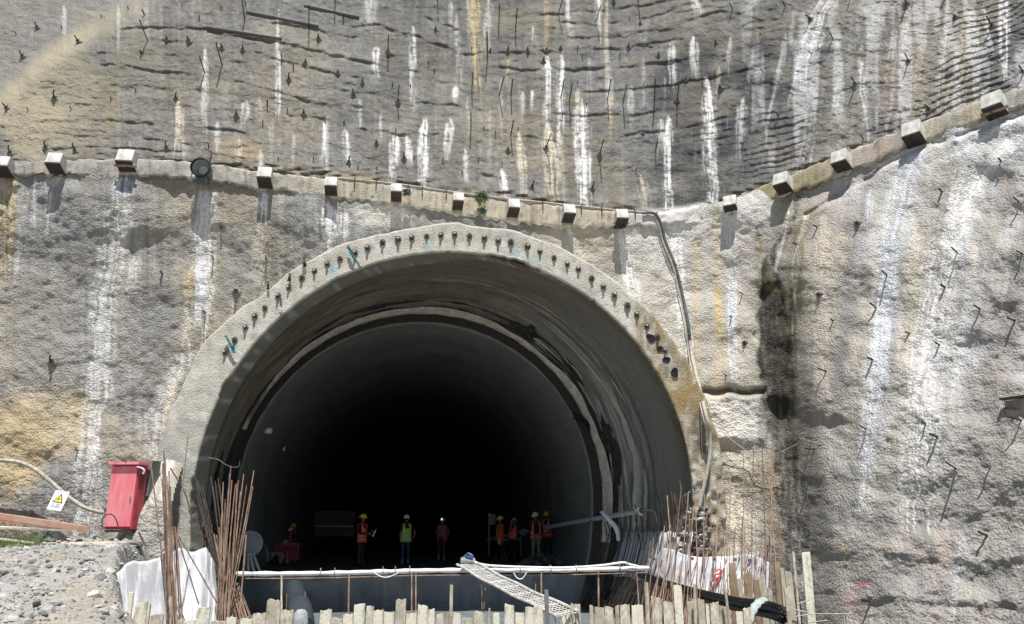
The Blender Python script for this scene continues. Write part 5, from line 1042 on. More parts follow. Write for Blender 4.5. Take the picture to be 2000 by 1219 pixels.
# rebar mats curving down both sides of the invert, and the membrane behind the right one
def ring_pt(r, deg, Y): t = math.radians(deg); return Vector((float(cxa(Y))+r*math.cos(t), Y, RZ+r*math.sin(t)))
for side, label in ((1, 'curved mat of steel bars rising from the invert on the right side of the tunnel'), (-1, 'curved mat of steel bars rising from the invert on the left side of the tunnel')):
    e = empty('rebar_mat', ring_pt(6.3, -40 if side > 0 else 220, 23)); tag(e, label, 'rebar mat')
    n = 34 if side > 0 else 26
    for i in range(n):
        Y = 20.6+5.0*i/(n-1); a0 = random.uniform(-14, -4) if side > 0 else random.uniform(-16, -8); r_ = 6.38-.004*i
        angs = np.linspace(a0, -66, 16); m = MB(); lean = random.uniform(-.16, .16)
        P_ = [ring_pt(r_-.25*sst(-30, -66, a), a if side > 0 else 180-a, Y+lean*(1-k/15.)) for k, a in enumerate(angs)]
        top = P_[0]+Vector((-.05*side+random.uniform(-.03, .03), 0, random.uniform(.1, .7))); m.tube([top]+P_, .014, 5)
        o = m.build('bar', M['rust'] if (i < 8) else M['darkrust'], smooth=True); child_world(o, e)
    for a in range(-26, -64, -4):
        m = MB(); m.tube([ring_pt(6.36-.25*float(sst(-30, -66, a)), a if side > 0 else 180-a, Y) for Y in (20.4, 23, 25.8)], .010, 5); o = m.build('cross_bar', M['rust'] if a > -36 else M['darkrust']); child_world(o, e)
def sheet(name, top, bot, mat, label, cat, n=90, k=26, fold=.05, seed=1, sag=.03):
    """sheet between a top line and a bottom line of (u,v,Y) points"""
    T_ = catmull([at(*p) for p in top], 12); B_ = catmull([at(*p) for p in bot], 12)
    def res(L, n): L = np.array([tuple(p) for p in L]); s = np.linspace(0, len(L)-1, n); i = np.arange(len(L)); return np.stack([np.interp(s, i, L[:, c]) for c in range(3)], -1)
    A = res(T_, n); B = res(B_, n); s = np.linspace(0, 1, k)[:, None, None]; P = A[None]*(1-s)+B[None]*s
    U_ = np.linspace(0, 1, n)[None, :]; S_ = np.linspace(0, 1, k)[:, None]
    f = fold*fbm(U_*7+0*S_, S_*1.4+seed, 3, seed)+fold*.7*np.abs(vn(U_*11+S_*2, S_*2+0*U_, seed+4)); P[..., 1] += f; P[..., 2] += sag*vn(U_*9, 0*S_, seed+8)*(1-S_)+fold*.4*vn(U_*5, S_*3, seed+2)
    o = grid_mesh(name, P, mat); md = o.modifiers.new('t', 'SOLIDIFY'); md.thickness = .012; tag(o, label, cat); return o
Wm = np.array([tuple(ring_pt(6.52, a, Y)) for a in (-10, -13, -16, -19, -22) for Y in np.linspace(20.6, 25.6, 40)]).reshape(5, 40, 3); Wm[:, :, 2] += .04*vn(np.arange(40)[None]*.5, np.arange(5)[:, None]*1., 7)
o = grid_mesh('white_sheet', Wm[::-1], M['membrane'], flip=True); md = o.modifiers.new('t', 'SOLIDIFY'); md.thickness = .012; tag(o, 'white plastic sheet standing behind the bars inside the right side of the tunnel', 'plastic sheet')
sh = sheet('white_sheet', [(1284, 1088, 20.2), (1300, 1072, 19.9), (1345, 1084, 19.2), (1380, 1088, 18.9), (1430, 1086, 18.6), (1465, 1084, 18.3), (1503, 1096, 18.0)], [(1284, 1122, 20.0), (1310, 1138, 19.4), (1350, 1150, 18.8), (1400, 1166, 18.4), (1440, 1172, 18.2), (1470, 1170, 18.1), (1500, 1165, 17.9)], M['membrane'], 'bright white plastic sheet with a red scrawl behind the rods right of the tunnel mouth', 'plastic sheet', seed=3, fold=.05)
# red sprayed scrawl on the sheet
def sheet_pt(u, v): return at(u, v, 18.45)
m = MB()
for S in ([(1398, 1116), (1404, 1112), (1409, 1115), (1404, 1121), (1397, 1122), (1391, 1128)], [(1408, 1118), (1406, 1126), (1398, 1130), (1390, 1136), (1389, 1143), (1395, 1145), (1399, 1138)], [(1394, 1124), (1400, 1133), (1404, 1131), (1396, 1141)]):
    m.tube(catmull([sheet_pt(u, v) for u, v in S]), .04, 6, sq=.5)
o = m.build('red_scrawl', mat_plain('red_spray_paint', (.75, .03, .10), rough=.7, vs=20, color2=(.6, .1, .15))); child_world(o, sh)
for (u, v) in ((1436, 1093), (1464, 1094), (1352, 1091), (1396, 1092)):
    m = MB(); m.lathe([(0, .01), (.035, .008), (.04, 0)], o=at(u, v, 18.25), ax=(0, -1, 0), n=12); o = m.build('fixing_disc', M['pinkd'] if 'pinkd' in M else M.setdefault('pinkd', mat_plain('dark_pink', (.30, .10, .14)))); child_world(o, sh)
sheet('white_sheet', [(222, 1122, 14.0), (240, 1112, 14.2), (262, 1096, 14.6), (300, 1088, 15.2), (322, 1084, 15.6)], [(226, 1290, 13.6), (250, 1290, 13.7), (280, 1290, 13.9), (305, 1290, 14.2), (325, 1290, 14.5)], M['membrane'], 'large white plastic sheet bulging over the edge of the rubble bank', 'plastic sheet', seed=9, fold=.13)
sheet('white_sheet', [(330, 1082, 15.9), (350, 1070, 16.2), (372, 1080, 16.4), (395, 1076, 16.6), (408, 1086, 16.8), (418, 1100, 17.0)], [(322, 1290, 14.8), (350, 1290, 15.2), (375, 1290, 15.4), (395, 1290, 15.5), (415, 1290, 15.7), (430, 1290, 15.8)], M['membrane'], 'crumpled white plastic sheet behind the left bundles of rods', 'plastic sheet', seed=15, fold=.14)
# ---------------------------------------------------------------- standing rods
random.seed(31)
def rod(top, bot, Yt, Yb, r, mat, label, group, bend=0):
    A, B = at(*top, Yt), at(*bot, Yb); m = MB(); mid = (A+B)/2+Vector((bend, 0, 0))
    L = (A-B).length; pts = [A*(1-t)**2+mid*2*t*(1-t)+B*t*t for t in np.linspace(0, 1, 9)]
    m.tube(pts, r, 6); o = m.build('rebar_rod', mat, smooth=True); tag(o, label, 'rebar', group); return o
# bundle A (left, thin, slightly spread)
LA = 'rusty rod in the thin bundle standing before the white sheet left of the tunnel'; GA = 'rods of the left thin bundle'
# (u_top, v_top, u_bot)
for i, (ut, vt_, ub_) in enumerate(((320, 880, 331), (323, 893, 336), (330, 920, 338), (318, 905, 330), (326, 930, 345), (316, 935, 342), (333, 950, 334), (321, 960, 348), (337, 1030, 330), (340, 1036, 352), (342, 1030, 356), (338, 1045, 346), (345, 1042, 360), (348, 1030, 341), (325, 1000, 326), (335, 985, 340))):
    rod((ut, vt_), (ub_, 1245), 14.6+.4*random.random(), 14.4+.3*random.random(), .011, M['rustlight'] if i % 3 else M['rust'], LA, GA, random.uniform(-.04, .04))
rod((294, 900), (330, 1200), 16.4, 14.6, .014, M['rust'], 'single long rusty rod leaning from the red cabinet towards the thin bundle', None)
rod((367, 852), (346, 1060), 15.2, 14.9, .010, M['rustlight'], 'tall thin rod rising highest over the thin left bundle', None)
rod((345, 1040), (424, 1178), 15.2, 14.6, .012, M['rust'], 'rod sloping from the thin bundle down to the right across the white sheet', None)
rod((340, 1028), (388, 1180), 15.1, 14.7, .012, M['rust'], 'steeper rod sloping down to the right across the white sheet', None)
m = MB(); m.tube(catmull([at(333, 915, 19), at(350, 942, 18.6), at(362, 965, 18), (at(372, 1000, 17.5)), at(376, 1040, 17)]), .016, 6); tag(m.build('bent_rod', M['darkrust'], smooth=True), 'dark bent rod curving down between the left ring foot and the bundles', 'rebar')
# bundle B
LB = 'orange rusty rod in the thick bundle standing at the left foot of the arch'; GB = 'rods of the thick left bundle'
for i, (ut, vt_, ub_, vb_) in enumerate(((451, 910, 424, 1240), (436, 942, 421, 1245), (453, 938, 428, 1240), (460, 946, 437, 1240), (466, 937, 440, 1240), (476, 926, 442, 1235), (496, 919, 452, 1150), (494, 950, 446, 1210), (482, 948, 440, 1230), (463, 944, 446, 1220), (449, 925, 433, 1230), (446, 958, 430, 1240), (440, 975, 436, 1245), (470, 960, 444, 1240), (456, 985, 438, 1245), (434, 990, 426, 1235), (428, 1030, 432, 1240), (443, 1000, 447, 1240), (438, 1020, 440, 1245), (450, 1040, 443, 1245))):
    rod((ut, vt_), (ub_, vb_), 15.4+.5*random.random(), 14.9+.3*random.random(), .0115, M['rustlight'] if i % 4 else M['rust'], LB, GB, random.uniform(-.05, .03))
LC = 'dark rod leaning back against the left inner side of the arch'; GC = 'dark rods inside the left foot of the arch'
for i, (ut, vt_, ub_, vb_) in enumerate(((381, 930, 424, 1140), (386, 940, 430, 1150), (390, 950, 436, 1160), (395, 948, 440, 1170), (384, 965, 420, 1120), (412, 932, 440, 1160), (420, 940, 446, 1170), (426, 935, 450, 1150), (416, 950, 436, 1150), (429, 950, 455, 1180), (386, 1010, 424, 1130), (398, 975, 428, 1160))):
    rod((ut, vt_), (ub_, vb_), 19.6+.6*random.random(), 18.2, .014, M['darkrust'], LC, GC, .03)
LD = 'reddish rod splayed low across the foot of the thick left bundle'; GD = 'splayed rods at the foot of the thick bundle'
for i in range(15):
    ut = 418+i*3.5+random.uniform(-3, 3); rod((ut, 1038+i*8+random.uniform(-12, 12)), (ut+34+random.uniform(-4, 8), 1240), 15.8, 15.0, .012, M['rust'] if i % 2 else M['rustlight'], LD, GD)
rod((481, 1045), (468, 1200), 14.4, 14.0, .013, M['rustlight'], 'lone pale rod standing upright just right of the thick left bundle', None)
# right hand rods
LE = 'thin rusty rod standing upright before the white sheet right of the tunnel'; GE = 'upright rods right of the tunnel mouth'
RR = [(1303, 968, 1314), (1331, 950, 1312), (1345, 960, 1322), (1347, 1000, 1352), (1358, 980, 1360), (1372, 1020, 1378), (1298, 1027, 1270), (1296, 1040, 1276), (1309, 1025, 1290), (1276, 1050, 1262), (1376, 965, 1374), (1388, 1010, 1398), (1402, 940, 1392), (1418, 1010, 1400), (1427, 930, 1424), (1436, 1030, 1432), (1452, 880, 1446), (1450, 1010, 1448), (1455, 1015, 1453), (1472, 880, 1470), (1476, 1025, 1480), (1488, 865, 1496), (1500, 900, 1526), (1502, 1050, 1510), (1499, 1040, 1470), (1520, 1000, 1530), (1415, 1050, 1408), (1395, 1060, 1385), (1364, 1070, 1352), (1340, 1065, 1330), (1322, 1060, 1306), (1310, 1080, 1290), (1420, 1060, 1426), (1381, 1000, 1362), (1354, 995, 1340), (1290, 1100, 1268), (1330, 1110, 1310), (1348, 1100, 1325), (1390, 1110, 1370), (1465, 1110, 1440), (1440, 1120, 1420), (1490, 1110, 1480), (1510, 870, 1506)]
for i, (ut, vt_, ub_) in enumerate(RR):
    rod((ut, vt_), (ub_, 1225), 16.9+.9*random.random(), 15.6+.4*random.random(), .0095 if i % 3 else .012, M['rust'] if i % 2 else M['rustlight'], LE, GE, random.uniform(-.06, .06))
random.seed(41)
LF = 'short rusty rod leaning left in the dense row in front of the white sheet'; GF = 'leaning rods of the dense row on the right'
for i in range(34):
    ub_ = 1250+i*7.0+random.uniform(-4, 4); rod((ub_+random.uniform(14, 48), 1075+random.uniform(-30, 40)), (ub_, 1215), 17.6, 16.2, .0095, M['rustlight'] if i % 3 else M['rust'], LF, GF)
# low tying mesh and scraps between posts
m = MB()
for i in range(170): uq = random.uniform(1322, 1385); a = at(uq, 1085-100*random.random()*sst(1318, 1350, uq), random.uniform(20.72, 20.95)); m.mi = i % 2; rock(m, a, random.uniform(.03, .11))
tag(m.build('rubble', [M['stone'], M['stoned']]), 'broken stones wedged at the foot of the ring on the right', 'rubble', kind='stuff')

# ---------------------------------------------------------------- rail pole across the trench
rl = empty('rail', at(865, 1116, 16.5)); tag(rl, 'long white-spattered pole carried on thin rods across the trench in front of the workers', 'rail')
def rail_pt(u, dv=0): return at(u, 1121-(u-465)*.0135+dv+1.2*math.sin(u*.013), 16.5)
m = MB(); pts = [rail_pt(u) for u in np.linspace(462, 1268, 60)]; m.tube(pts, [.046+.006*math.sin(i*1.9)+.004*math.sin(i*5.1) for i in range(60)], 10); o = m.build('pole', M['whitepaint'], smooth=True); child_world(o, rl)
m = MB(); pts = [rail_pt(u, 9)+Vector((0, -.03, 0)) for u in np.linspace(480, 1262, 30)]; m.tube(pts, .012, 6); o = m.build('under_rod', M['rustlight']); child_world(o, rl)
for (u, ub_, w) in ((552, 549, .02), (683, 679, .018), (805, 804, .016), (813, 812, .016), (1057, 1058, .016), (1168, 1170, .018), (1242, 1256, .014)):
    m = MB(); m.tube([rail_pt(u, 2)+Vector((0, -.07, 0)), at(ub_, 1300, 15.9)], w, 7); o = m.build('post', M['rustlight'] if w < .019 else M['wood']); child_world(o, rl)
for u in (626, 654, 748, 772, 800, 912, 1015, 1075, 1125, 1210):
    m = MB(); p = rail_pt(u); m.tube([p+Vector((math.cos(a)*.01, -math.cos(a)*.075, math.sin(a)*.10)) for a in np.linspace(0, 6.28, 14)], .009, 5); o = m.build('wire_tie', M['rustlight']); child_world(o, rl)
m = MB(); m.tube(catmull([rail_pt(728, -2)+Vector((0, -.08, 0)), rail_pt(745, 8)+Vector((0, -.12, 0)), rail_pt(760, 10)+Vector((0, -.12, 0)), rail_pt(780, 2)+Vector((0, -.08, 0))]), .01, 6); o = m.build('wire_loop', M['whitepaint']); child_world(o, rl)
m = MB(); m.tube(catmull([rail_pt(1003, 4)+Vector((0, -.08, 0)), rail_pt(1010, 14)+Vector((0, -.1, 0)), rail_pt(1020, 15)+Vector((0, -.1, 0)), rail_pt(1029, 3)+Vector((0, -.08, 0))]), .011, 6); o = m.build('wire_loop', M['whitepaint']); child_world(o, rl)
for (u, vt_, ub_) in ((880, 1140, 878), (948, 1148, 938), (941, 1128, 942), (596, 1155, 597), (560, 1160, 557), (1046, 1140, 1047)):
    rod((u, vt_), (ub_, 1290), 16.2, 16.0, .016 if u in (880,) else .010, M['rustlight'], 'short rod standing in the trench behind the front boards', 'short rods in the trench')

# vibrator motor with hose
mo = at(914, 1097, 16.35); vb = empty('vibrator_motor', mo); tag(vb, 'small grey and blue electric motor on the far end of the mesh walkway', 'motor')
m = MB(); m.lathe([(0, -.15), (.07, -.15), (.085, -.12), (.085, .10), (.06, .14), (0, .14)], ax=(1, .2, .0), n=18); o = m.build('motor_body', gm, smooth=True); o.parent = vb
m = MB()
for k in range(7): m.lathe([(.09, -.006), (.098, 0), (.09, .006)], o=(-.11+.03*k, -.022+.006*k, 0), ax=(1, .2, 0), n=18)
o = m.build('cooling_fins', M['steel']); o.parent = vb
m = MB(); m.box((.03, -.02, .10), (.16, .12, .07), jit=.006); o = m.build('switch_box', mat_plain('blue_paint', (.04, .12, .42), rough=.4), bevel=.01); o.parent = vb
m = MB(); m.box((0, 0, -.10), (.26, .2, .03)); m.tube([Vector((-.1, 0, .08)), Vector((0, 0, .17)), Vector((.1, 0, .12))], .012, 6); o = m.build('base_plate', M['steel']); o.parent = vb
m = MB(); m.tube(catmull([mo+Vector((.12, .02, .0)), at(932, 1100, 16.3), at(950, 1104, 16.4), at(975, 1106, 16.4), at(1030, 1108, 16.4), at(1100, 1109, 16.4), at(1170, 1105, 16.3), at(1215, 1099, 16.3), at(1228, 1102, 16.4), at(1245, 1106, 16.4)]), .024, 8)
tag(m.build('vibrator_hose', M['whitepaint'], smooth=True), 'pale hose running from the small motor along the top of the pole to the right', 'hose')

# ---------------------------------------------------------------- mesh walkway
A0, A1 = at(893, 1105, 16.2), at(930, 1101, 16.35); B0, B1 = at(1086, 1204, 12.75), at(1128, 1195, 12.95)
wk = empty('mesh_walkway', (A0+B0)/2); tag(wk, 'white perforated steel walkway sloping from the pole down over the front boards', 'walkway')
def wp(s, t, h=0):
    a = A0*(1-t)+B0*t; b = A1*(1-t)+B1*t; return a*(1-s)+b*s+Vector((0, 0, h-.035*math.sin(math.pi*t)+.008*math.sin(t*17)))
wh = mat_plain('splashed_white_steel', (.56, .56, .54), rough=.7, vs=10, color2=(.36, .35, .32))
for s in (0, 1):
    m = MB(); m.tube([wp(s, t, .02) for t in np.linspace(0, 1.01, 40)], .028, 8); o = m.build('side_rail', wh, smooth=True); child_world(o, wk)
m = MB()
for i in range(42): t = i/41; m.tube([wp(0, t), wp(1, t)], .010 if i % 5 else .018, 5)
for j in range(1, 6): m.tube([wp(j/6, t) for t in np.linspace(0, 1, 40)], .008, 5)
o = m.build('mesh_panel', wh); child_world(o, wk)
m = MB(); m.box((0, 0, 0), (.1, .1, .1)); 
m = MB(); m.tube([wp(0, .99, -.02), wp(0, 1.0, -.25), wp(.5, 1.02, -.4)], .018, 6); m.tube([wp(1, .99, -.02), wp(1, 1.0, -.22), wp(.5, 1.02, -.38)], .018, 6); o = m.build('end_hook', wh); child_world(o, wk)

# ---------------------------------------------------------------- front row of boards
random.seed(51)
fc_ = empty('board_fence', at(860, 1200, 13)); tag(fc_, 'row of pale weathered formwork boards of uneven height across the bottom of the picture', 'board fence')
def board(u0, u1, vt_, mat='wood', Y=13.0, name='board', parent=None, tilt=0, th=.035, vb_=1320):
    P0, P1 = at(u0+.6, vt_, Y), at(u1-.6, vt_, Y); z0 = at((u0+u1)/2, vb_, Y).z
    w = P1.x-P0.x; h = P0.z-z0; m = MB(); nseg = 7; R_ = []
    sl = random.uniform(-.018, .018); Yj = random.uniform(-.03, .03)
    prof = [P0.x+w*k/nseg for k in range(nseg+1)]
    tops = [P0.z+sl*(k/nseg-.5)*2+random.uniform(-.010, .010)-(.02 if k in (0, nseg) and random.random() < .3 else 0) for k in range(nseg+1)]
    vs = []
    for dy in (0, th): vs += [Vector((x, Y+Yj+dy, z)) for x, z in zip(prof, tops)]+[Vector((x, Y+Yj+dy, z0)) for x in prof]
    n = nseg+1; fs = []
    for k in range(nseg): fs += [(k, k+1, n+k+1, n+k), (2*n+k+1, 2*n+k, 3*n+k, 3*n+k+1), (k+1, k, 2*n+k, 2*n+k+1)]
    fs += [(0, n, 3*n, 2*n), (nseg, 2*n+nseg, 3*n+nseg, n+nseg)]
    c0 = Vector((P0.x+w/2, Y, z0)); T_ = random.uniform(-.012, .012)+tilt; R = Matrix.Rotation(T_, 3, 'Y')
    m.add([R @ (v-c0) for v in vs], fs); o = m.build(name, M[mat]); o.location = c0; child_world(o, parent or fc_); return o
M['wood3'] = mat_plain('pale_board', (.68, .65, .55), rough=.9, vs=9, color2=(.40, .36, .27), bump=.8, bs=34, thr=(.34, .50), stretch=(1, 1, .5))
M['wood4'] = mat_plain('dirty_board', (.50, .46, .37), rough=.9, vs=6, color2=(.26, .22, .16), bump=.8, bs=28, thr=(.36, .58), stretch=(1, 1, .5))
BL = []
s2 = 1189/360.; BL += [(200+a/s2, 200+b/s2, 850+t/s2) for a, b, t in ((175, 205, 1015), (206, 290, 1085), (290, 312, 1095), (312, 395, 1158), (480, 520, 1190), (520, 600, 1195), (600, 688, 1113), (700, 800, 1200), (800, 868, 1175), (884, 965, 1188), (972, 1055, 1150), (1058, 1150, 1063))]
s3 = 1813/400.; BL += [(450+a/s3, 450+b/s3, 950+t/s3) for a, b, t in ((330-0, 332, 1300), (448, 560, 1100), (790, 895, 1095), (897, 1000, 1168), (1002, 1095, 1135), (1097, 1198, 1042), (1200, 1268, 1060), (1269, 1362, 1097), (1364, 1456, 1115), (1459, 1553, 1000), (1555, 1653, 1125), (1656, 1750, 1055), (1751, 1813, 1090))]
BL += [(850+a/s3, 850+b/s3, 950+t/s3) for a, b, t in ((10, 75, 1125), (86, 118, 1122), (150, 228, 1125), (236, 333, 1172), (341, 435, 1115), (470, 490, 1100), (516, 577, 1120), (606, 694, 1050), (707, 792, 1122), (794, 877, 1070), (879, 962, 1050), (1105, 1195, 1120), (1200, 1290, 1042))]
BL += [(1150+a/4, 1150+b/4, 950+t/4) for a, b, t in ((0, 34, 930), (40, 118, 945), (120, 192, 940), (203, 238, 935), (243, 322, 925), (328, 382, 930), (384, 428, 925), (492, 572, 868), (575, 658, 900), (664, 732, 775), (766, 838, 902), (850, 906, 880), (912, 942, 930), (945, 1016, 908), (1020, 1098, 940), (1140, 1196, 980), (1200, 1262, 950))]
for i, (a, b, t) in enumerate(BL):
    if b-a < 1.5: continue
    board(a, b, t, random.choice(('wood', 'wood3', 'wood3', 'wood4')), Y=13.0+.02*random.random())
for (u, vt_, ub_, r) in ((882, 1143, 878, .028), (1262, 1138, 1270, .035), (1356, 1140, 1362, .022), (1415, 1140, 1438, .022), (1067, 1152, 1072, .035), (334, 1165, 331, .018), (956, 1188, 950, .016)):
    m = MB(); m.tube([at(u, vt_, 12.85), at(ub_, 1320, 12.85)], r, 7); o = m.build('stake', M['steel'] if u == 1067 else M['wood4'], smooth=False); child_world(o, fc_)
# tall boards at the right and the second row behind
bf = empty('board_fence', at(1500, 1180, 14.5)); tag(bf, 'second row of brown boards standing behind the black pipes on the right', 'board fence')
for (a, b, t, mt) in ((1422, 1436, 1100, 'wood2'), (1440, 1452, 1130, 'wood4'), (1453, 1468, 1118, 'wood2'), (1470, 1482, 1132, 'wood2'), (1483, 1497, 1126, 'wood4'), (1499, 1508, 1150, 'wood4'), (1510, 1522, 1100, 'wood2'), (1523, 1532, 1110, 'wood4'), (1534, 1548, 1117, 'wood4')):
    board(a, b, t, mt, Y=15.2, parent=bf)
tb = empty('tall_boards', at(1560, 1150, 13.2)); tag(tb, 'tall pale boards standing at the right end of the front row', 'board fence')
board(1532, 1551, 1147, 'wood4', Y=13.1, parent=tb); board(1547, 1553, 1078, 'wood', Y=13.4, parent=tb); board(1564, 1581, 1079, 'wood3', Y=13.2, parent=tb, tilt=.01); board(1553, 1563, 1152, 'wood2', Y=13.5, parent=tb)
m = MB()
for (u, v, u2, v2) in ((1548, 1190, 1575, 1196), (1550, 1205, 1580, 1200), (1580, 1199, 1660, 1199), (1580, 1216, 1616, 1212), (1556, 1180, 1580, 1172)): m.tube([at(u, v, 13.0), at(u2, v2, 13.0)], .009, 5)
o = m.build('tie_wire', M['ochrehose']); child_world(o, tb)

# ---------------------------------------------------------------- bundle of black pipes
random.seed(61)
for i in range(14):
    dv = -13+2.1*i; dy = random.uniform(-.15, .15)
    P_ = [at(1245, 1120+dv*.3, 20.2), at(1290, 1138+dv*.45, 18.4), at(1360, 1160+dv*.6, 16.4), at(1440, 1180+dv*.8, 14.7), at(1500, 1190+dv, 13.9), at(1532+random.uniform(-2, 4), 1202+dv, 13.4)]
    m = MB(); m.tube(catmull([p+Vector((0, dy, 0)) for p in P_]), .034, 8, caps=False); m.tube([P_[-1]+Vector((-.05, dy+.02, .004)), P_[-1]+Vector((.004, dy, 0))], .026, 8)
    o = m.build('black_pipe', M['black'], smooth=True); tag(o, 'black plastic pipe in the bundle lying along the right end of the boards', 'pipe', 'black pipes of the bundle')
gc = mat_plain('grey_sacking', (.42, .46, .46), rough=.85, vs=8, color2=(.28, .31, .31), bump=.4)
m = MB(); m.tube(catmull([at(1492, 1172, 13.4), at(1483, 1176, 13.3), at(1474, 1186, 13.2), at(1466, 1200, 13.1), at(1458, 1225, 13.1), at(1452, 1250, 13.1)]), [.08+.012*math.sin(i*1.3) for i in range(31)], 10, sq=.55)
tag(m.build('sacking', gc, smooth=True), 'grey sacking wrapped over the bundle of black pipes', 'cloth')
m = MB(); m.tube(catmull([at(572, 1215, 13.2), at(580, 1205, 13.15), at(590, 1203, 13.15), at(598, 1225, 13.15)]), [.10]*19, 10)
m2 = MB(); m2.lathe([(.0, .30), (.06, .29), (.105, .24), (.125, .12), (.13, -.1), (.13, -.5)], o=at(586, 1222, 13.2)+Vector((0, 0, -.05)), n=18)
tag(m2.build('wrapped_bundle', gc, smooth=True), 'pale rounded wrapped bundle sticking up between the front boards', 'bundle')
m = MB(); m.tube(catmull([at(575, 1150, 20), at(580, 1170, 18), at(588, 1195, 15.5), at(590, 1230, 14)]), .22, 14); tag(m.build('duct', mat_plain('dark_duct', (.04, .055, .065), rough=.5), smooth=True), 'dark fat duct lying in the trench behind the wrapped bundle', 'duct')

# ---------------------------------------------------------------- left bank: cabinet, sign, cable, plates, grass
Yc = 19.55; a = at(213, 908, Yc); b = at(197, 1034, Yc-.1); hC = a.z-b.z; wC = at(270, 905, Yc).x-a.x
cz = b.z
cb = empty('electric_cabinet', (b.x+wC/2, Yc, b.z)); cb.rotation_euler = (0, 0, math.radians(-8)); tag(cb, 'faded red metal electric cabinet hanging by the wall left of the arch', 'electric cabinet')
dC = .36
def cbm(mb, name, mat, par=None, **k): o = mb.build(name, mat, **k); o.parent = par or cb; return o
m = MB(); m.box((0, dC/2, hC/2), (wC, dC, hC)); body = cbm(m, 'cabinet_body', M['redd'], bevel=.006)
m = MB(); m.box((-.01, -.018, hC/2+.01), (wC-.04, .03, hC-.10)); door = cbm(m, 'cabinet_door', M['red'], bevel=.006)
m = MB(); m.box((wC*.36, -.045, hC*.46), (.03, .025, .13)); h_ = cbm(m, 'door_handle', M['steel'], door, bevel=.004)
m = MB(); m.box((0, dC/2-.04, hC+.03), (wC+.10, dC+.16, .07)); cbm(m, 'cabinet_roof', M['red'], bevel=.012)
m = MB()
for k in range(9): m.box((wC/2+.006, dC*.5, hC*.62+k*.045), (.012, dC*.5, .018))
cbm(m, 'side_louvres', M['darkrust'])
m = MB(); m.box((0, dC/2-.02, -.04), (wC*.96, dC*.9, .06)); cbm(m, 'cabinet_base', M['darkrust'])
c0 = at(284, 925, 19.9); m = MB(); m.box((0, 0, 0), (.34, .5, .9), jit=.02); o = m.build('back_board', M['stoned']); o.location = c0+Vector((-.05, .3, -.1)); tag(o, 'dark board propped behind the right side of the red cabinet', 'board')
m = MB(); m.tube(catmull([at(199, 1030, 19.0), at(201, 1012, 19.0), at(213, 1004, 18.95), at(224, 1010, 18.95), at(231, 1028, 19.0)]), .012, 6); tag(m.build('cable', M['blackrub'], smooth=True), 'thin cable loop hanging on the lower part of the red cabinet', 'cable')
m = MB(); m.tube(catmull([at(268, 912, 19.1), at(278, 915, 19.0), at(282, 920, 19.0), at(279, 926, 19.0)]), .022, 6); tag(m.build('white_rag', M['membrane'], smooth=True), 'small white rag knotted at the upper right corner of the red cabinet', 'rag')
m = MB(); m.tube([at(226, 892, 19.6), at(244, 898, 19.5), at(246, 901, 19.4)], .012, 6); tag(m.build('rebar_hook', M['darkrust']), 'short rusty hook above the red cabinet', 'hook')
# cable on the wall
def lw(u, v, off): return at(u, v, float(depth_low(np.array([u*1.]), np.array([v*1.]), False)[0])-off)
m = MB(); m.tube(catmull([lw(-60, 898, .25), lw(0, 899, .25), lw(40, 904, .28), lw(70, 918, .3), lw(100, 942, .3), lw(130, 968, .3), lw(160, 989, .28), lw(185, 998, .25), lw(202, 1001, .2)]), .052, 8)
tag(m.build('cable', M['ochrehose'], smooth=True), 'thick dusty cable drooping along the left wall to the red cabinet', 'cable')
# warning sign
sg0 = [at(104, 957, 19.3), at(132, 961, 19.25), at(124, 999, 19.1), at(96, 994, 19.15)]
sc0 = (sg0[0]+sg0[2])/2; X_ = (sg0[1]-sg0[0]); wS = X_.length; X_.normalize(); Zv = ((sg0[0]+sg0[1])/2-(sg0[2]+sg0[3])/2); hS = Zv.length; Zv = (Zv-X_*Zv.dot(X_)).normalized(); Nv = X_.cross(Zv)
if Nv.y > 0: Nv = -Nv
sg = empty('warning_sign', sc0); sg.rotation_euler = Matrix((X_, -Nv, Zv)).transposed().to_euler(); tag(sg, 'white electric hazard sign with a yellow lightning triangle on the left wall', 'sign')
m = MB(); m.box((0, 0, 0), (wS, .012, hS)); o = m.build('sign_plate', mat_plain('sign_white', (.70, .71, .76), rough=.5, vs=7, color2=(.60, .62, .66)), bevel=.002); o.parent = sg
def flat(poly, y, name, mat, par):
    m = MB(); vs = [Vector((x*wS, y, z*hS)) for x, z in poly]; n = len(vs); vs += [v+Vector((0, .003, 0)) for v in vs]; m.add(vs, [tuple(range(n)), tuple(range(2*n-1, n-1, -1))]+[(i, (i+1) % n, n+(i+1) % n, n+i) for i in range(n)]); o = m.build(name, mat); o.parent = par; return o
blk = mat_plain('sign_black', (.03, .03, .02), rough=.6); yel = mat_plain('sign_yellow', (.80, .72, .05), rough=.5); gry = mat_plain('sign_grey', (.42, .45, .52), rough=.6)
flat([(-.34, -.10), (.36, -.12), (.04, .36)], -.010, 'triangle_border', blk, sg); flat([(-.24, -.065), (.27, -.08), (.035, .275)], -.014, 'triangle', yel, sg)
flat([(.06, .17), (-.06, .04), (.0, .045), (-.03, -.04), (.09, .08), (.03, .075)], -.018, 'lightning_bolt', blk, sg); flat([(-.02, -.045), (.03, -.045), (.0, -.075)], -.018, 'lightning_tip', blk, sg)
for k, (x0, x1, z) in enumerate(((-.28, -.14, -.185), (-.06, .26, -.19), (-.28, -.1, -.235), (.0, .24, -.24), (-.33, .30, -.30), (-.33, .30, -.345))): flat([(x0, z), (x1, z-.006), (x1, z+.02), (x0, z+.026)], -.010, 'print_line', gry, sg)
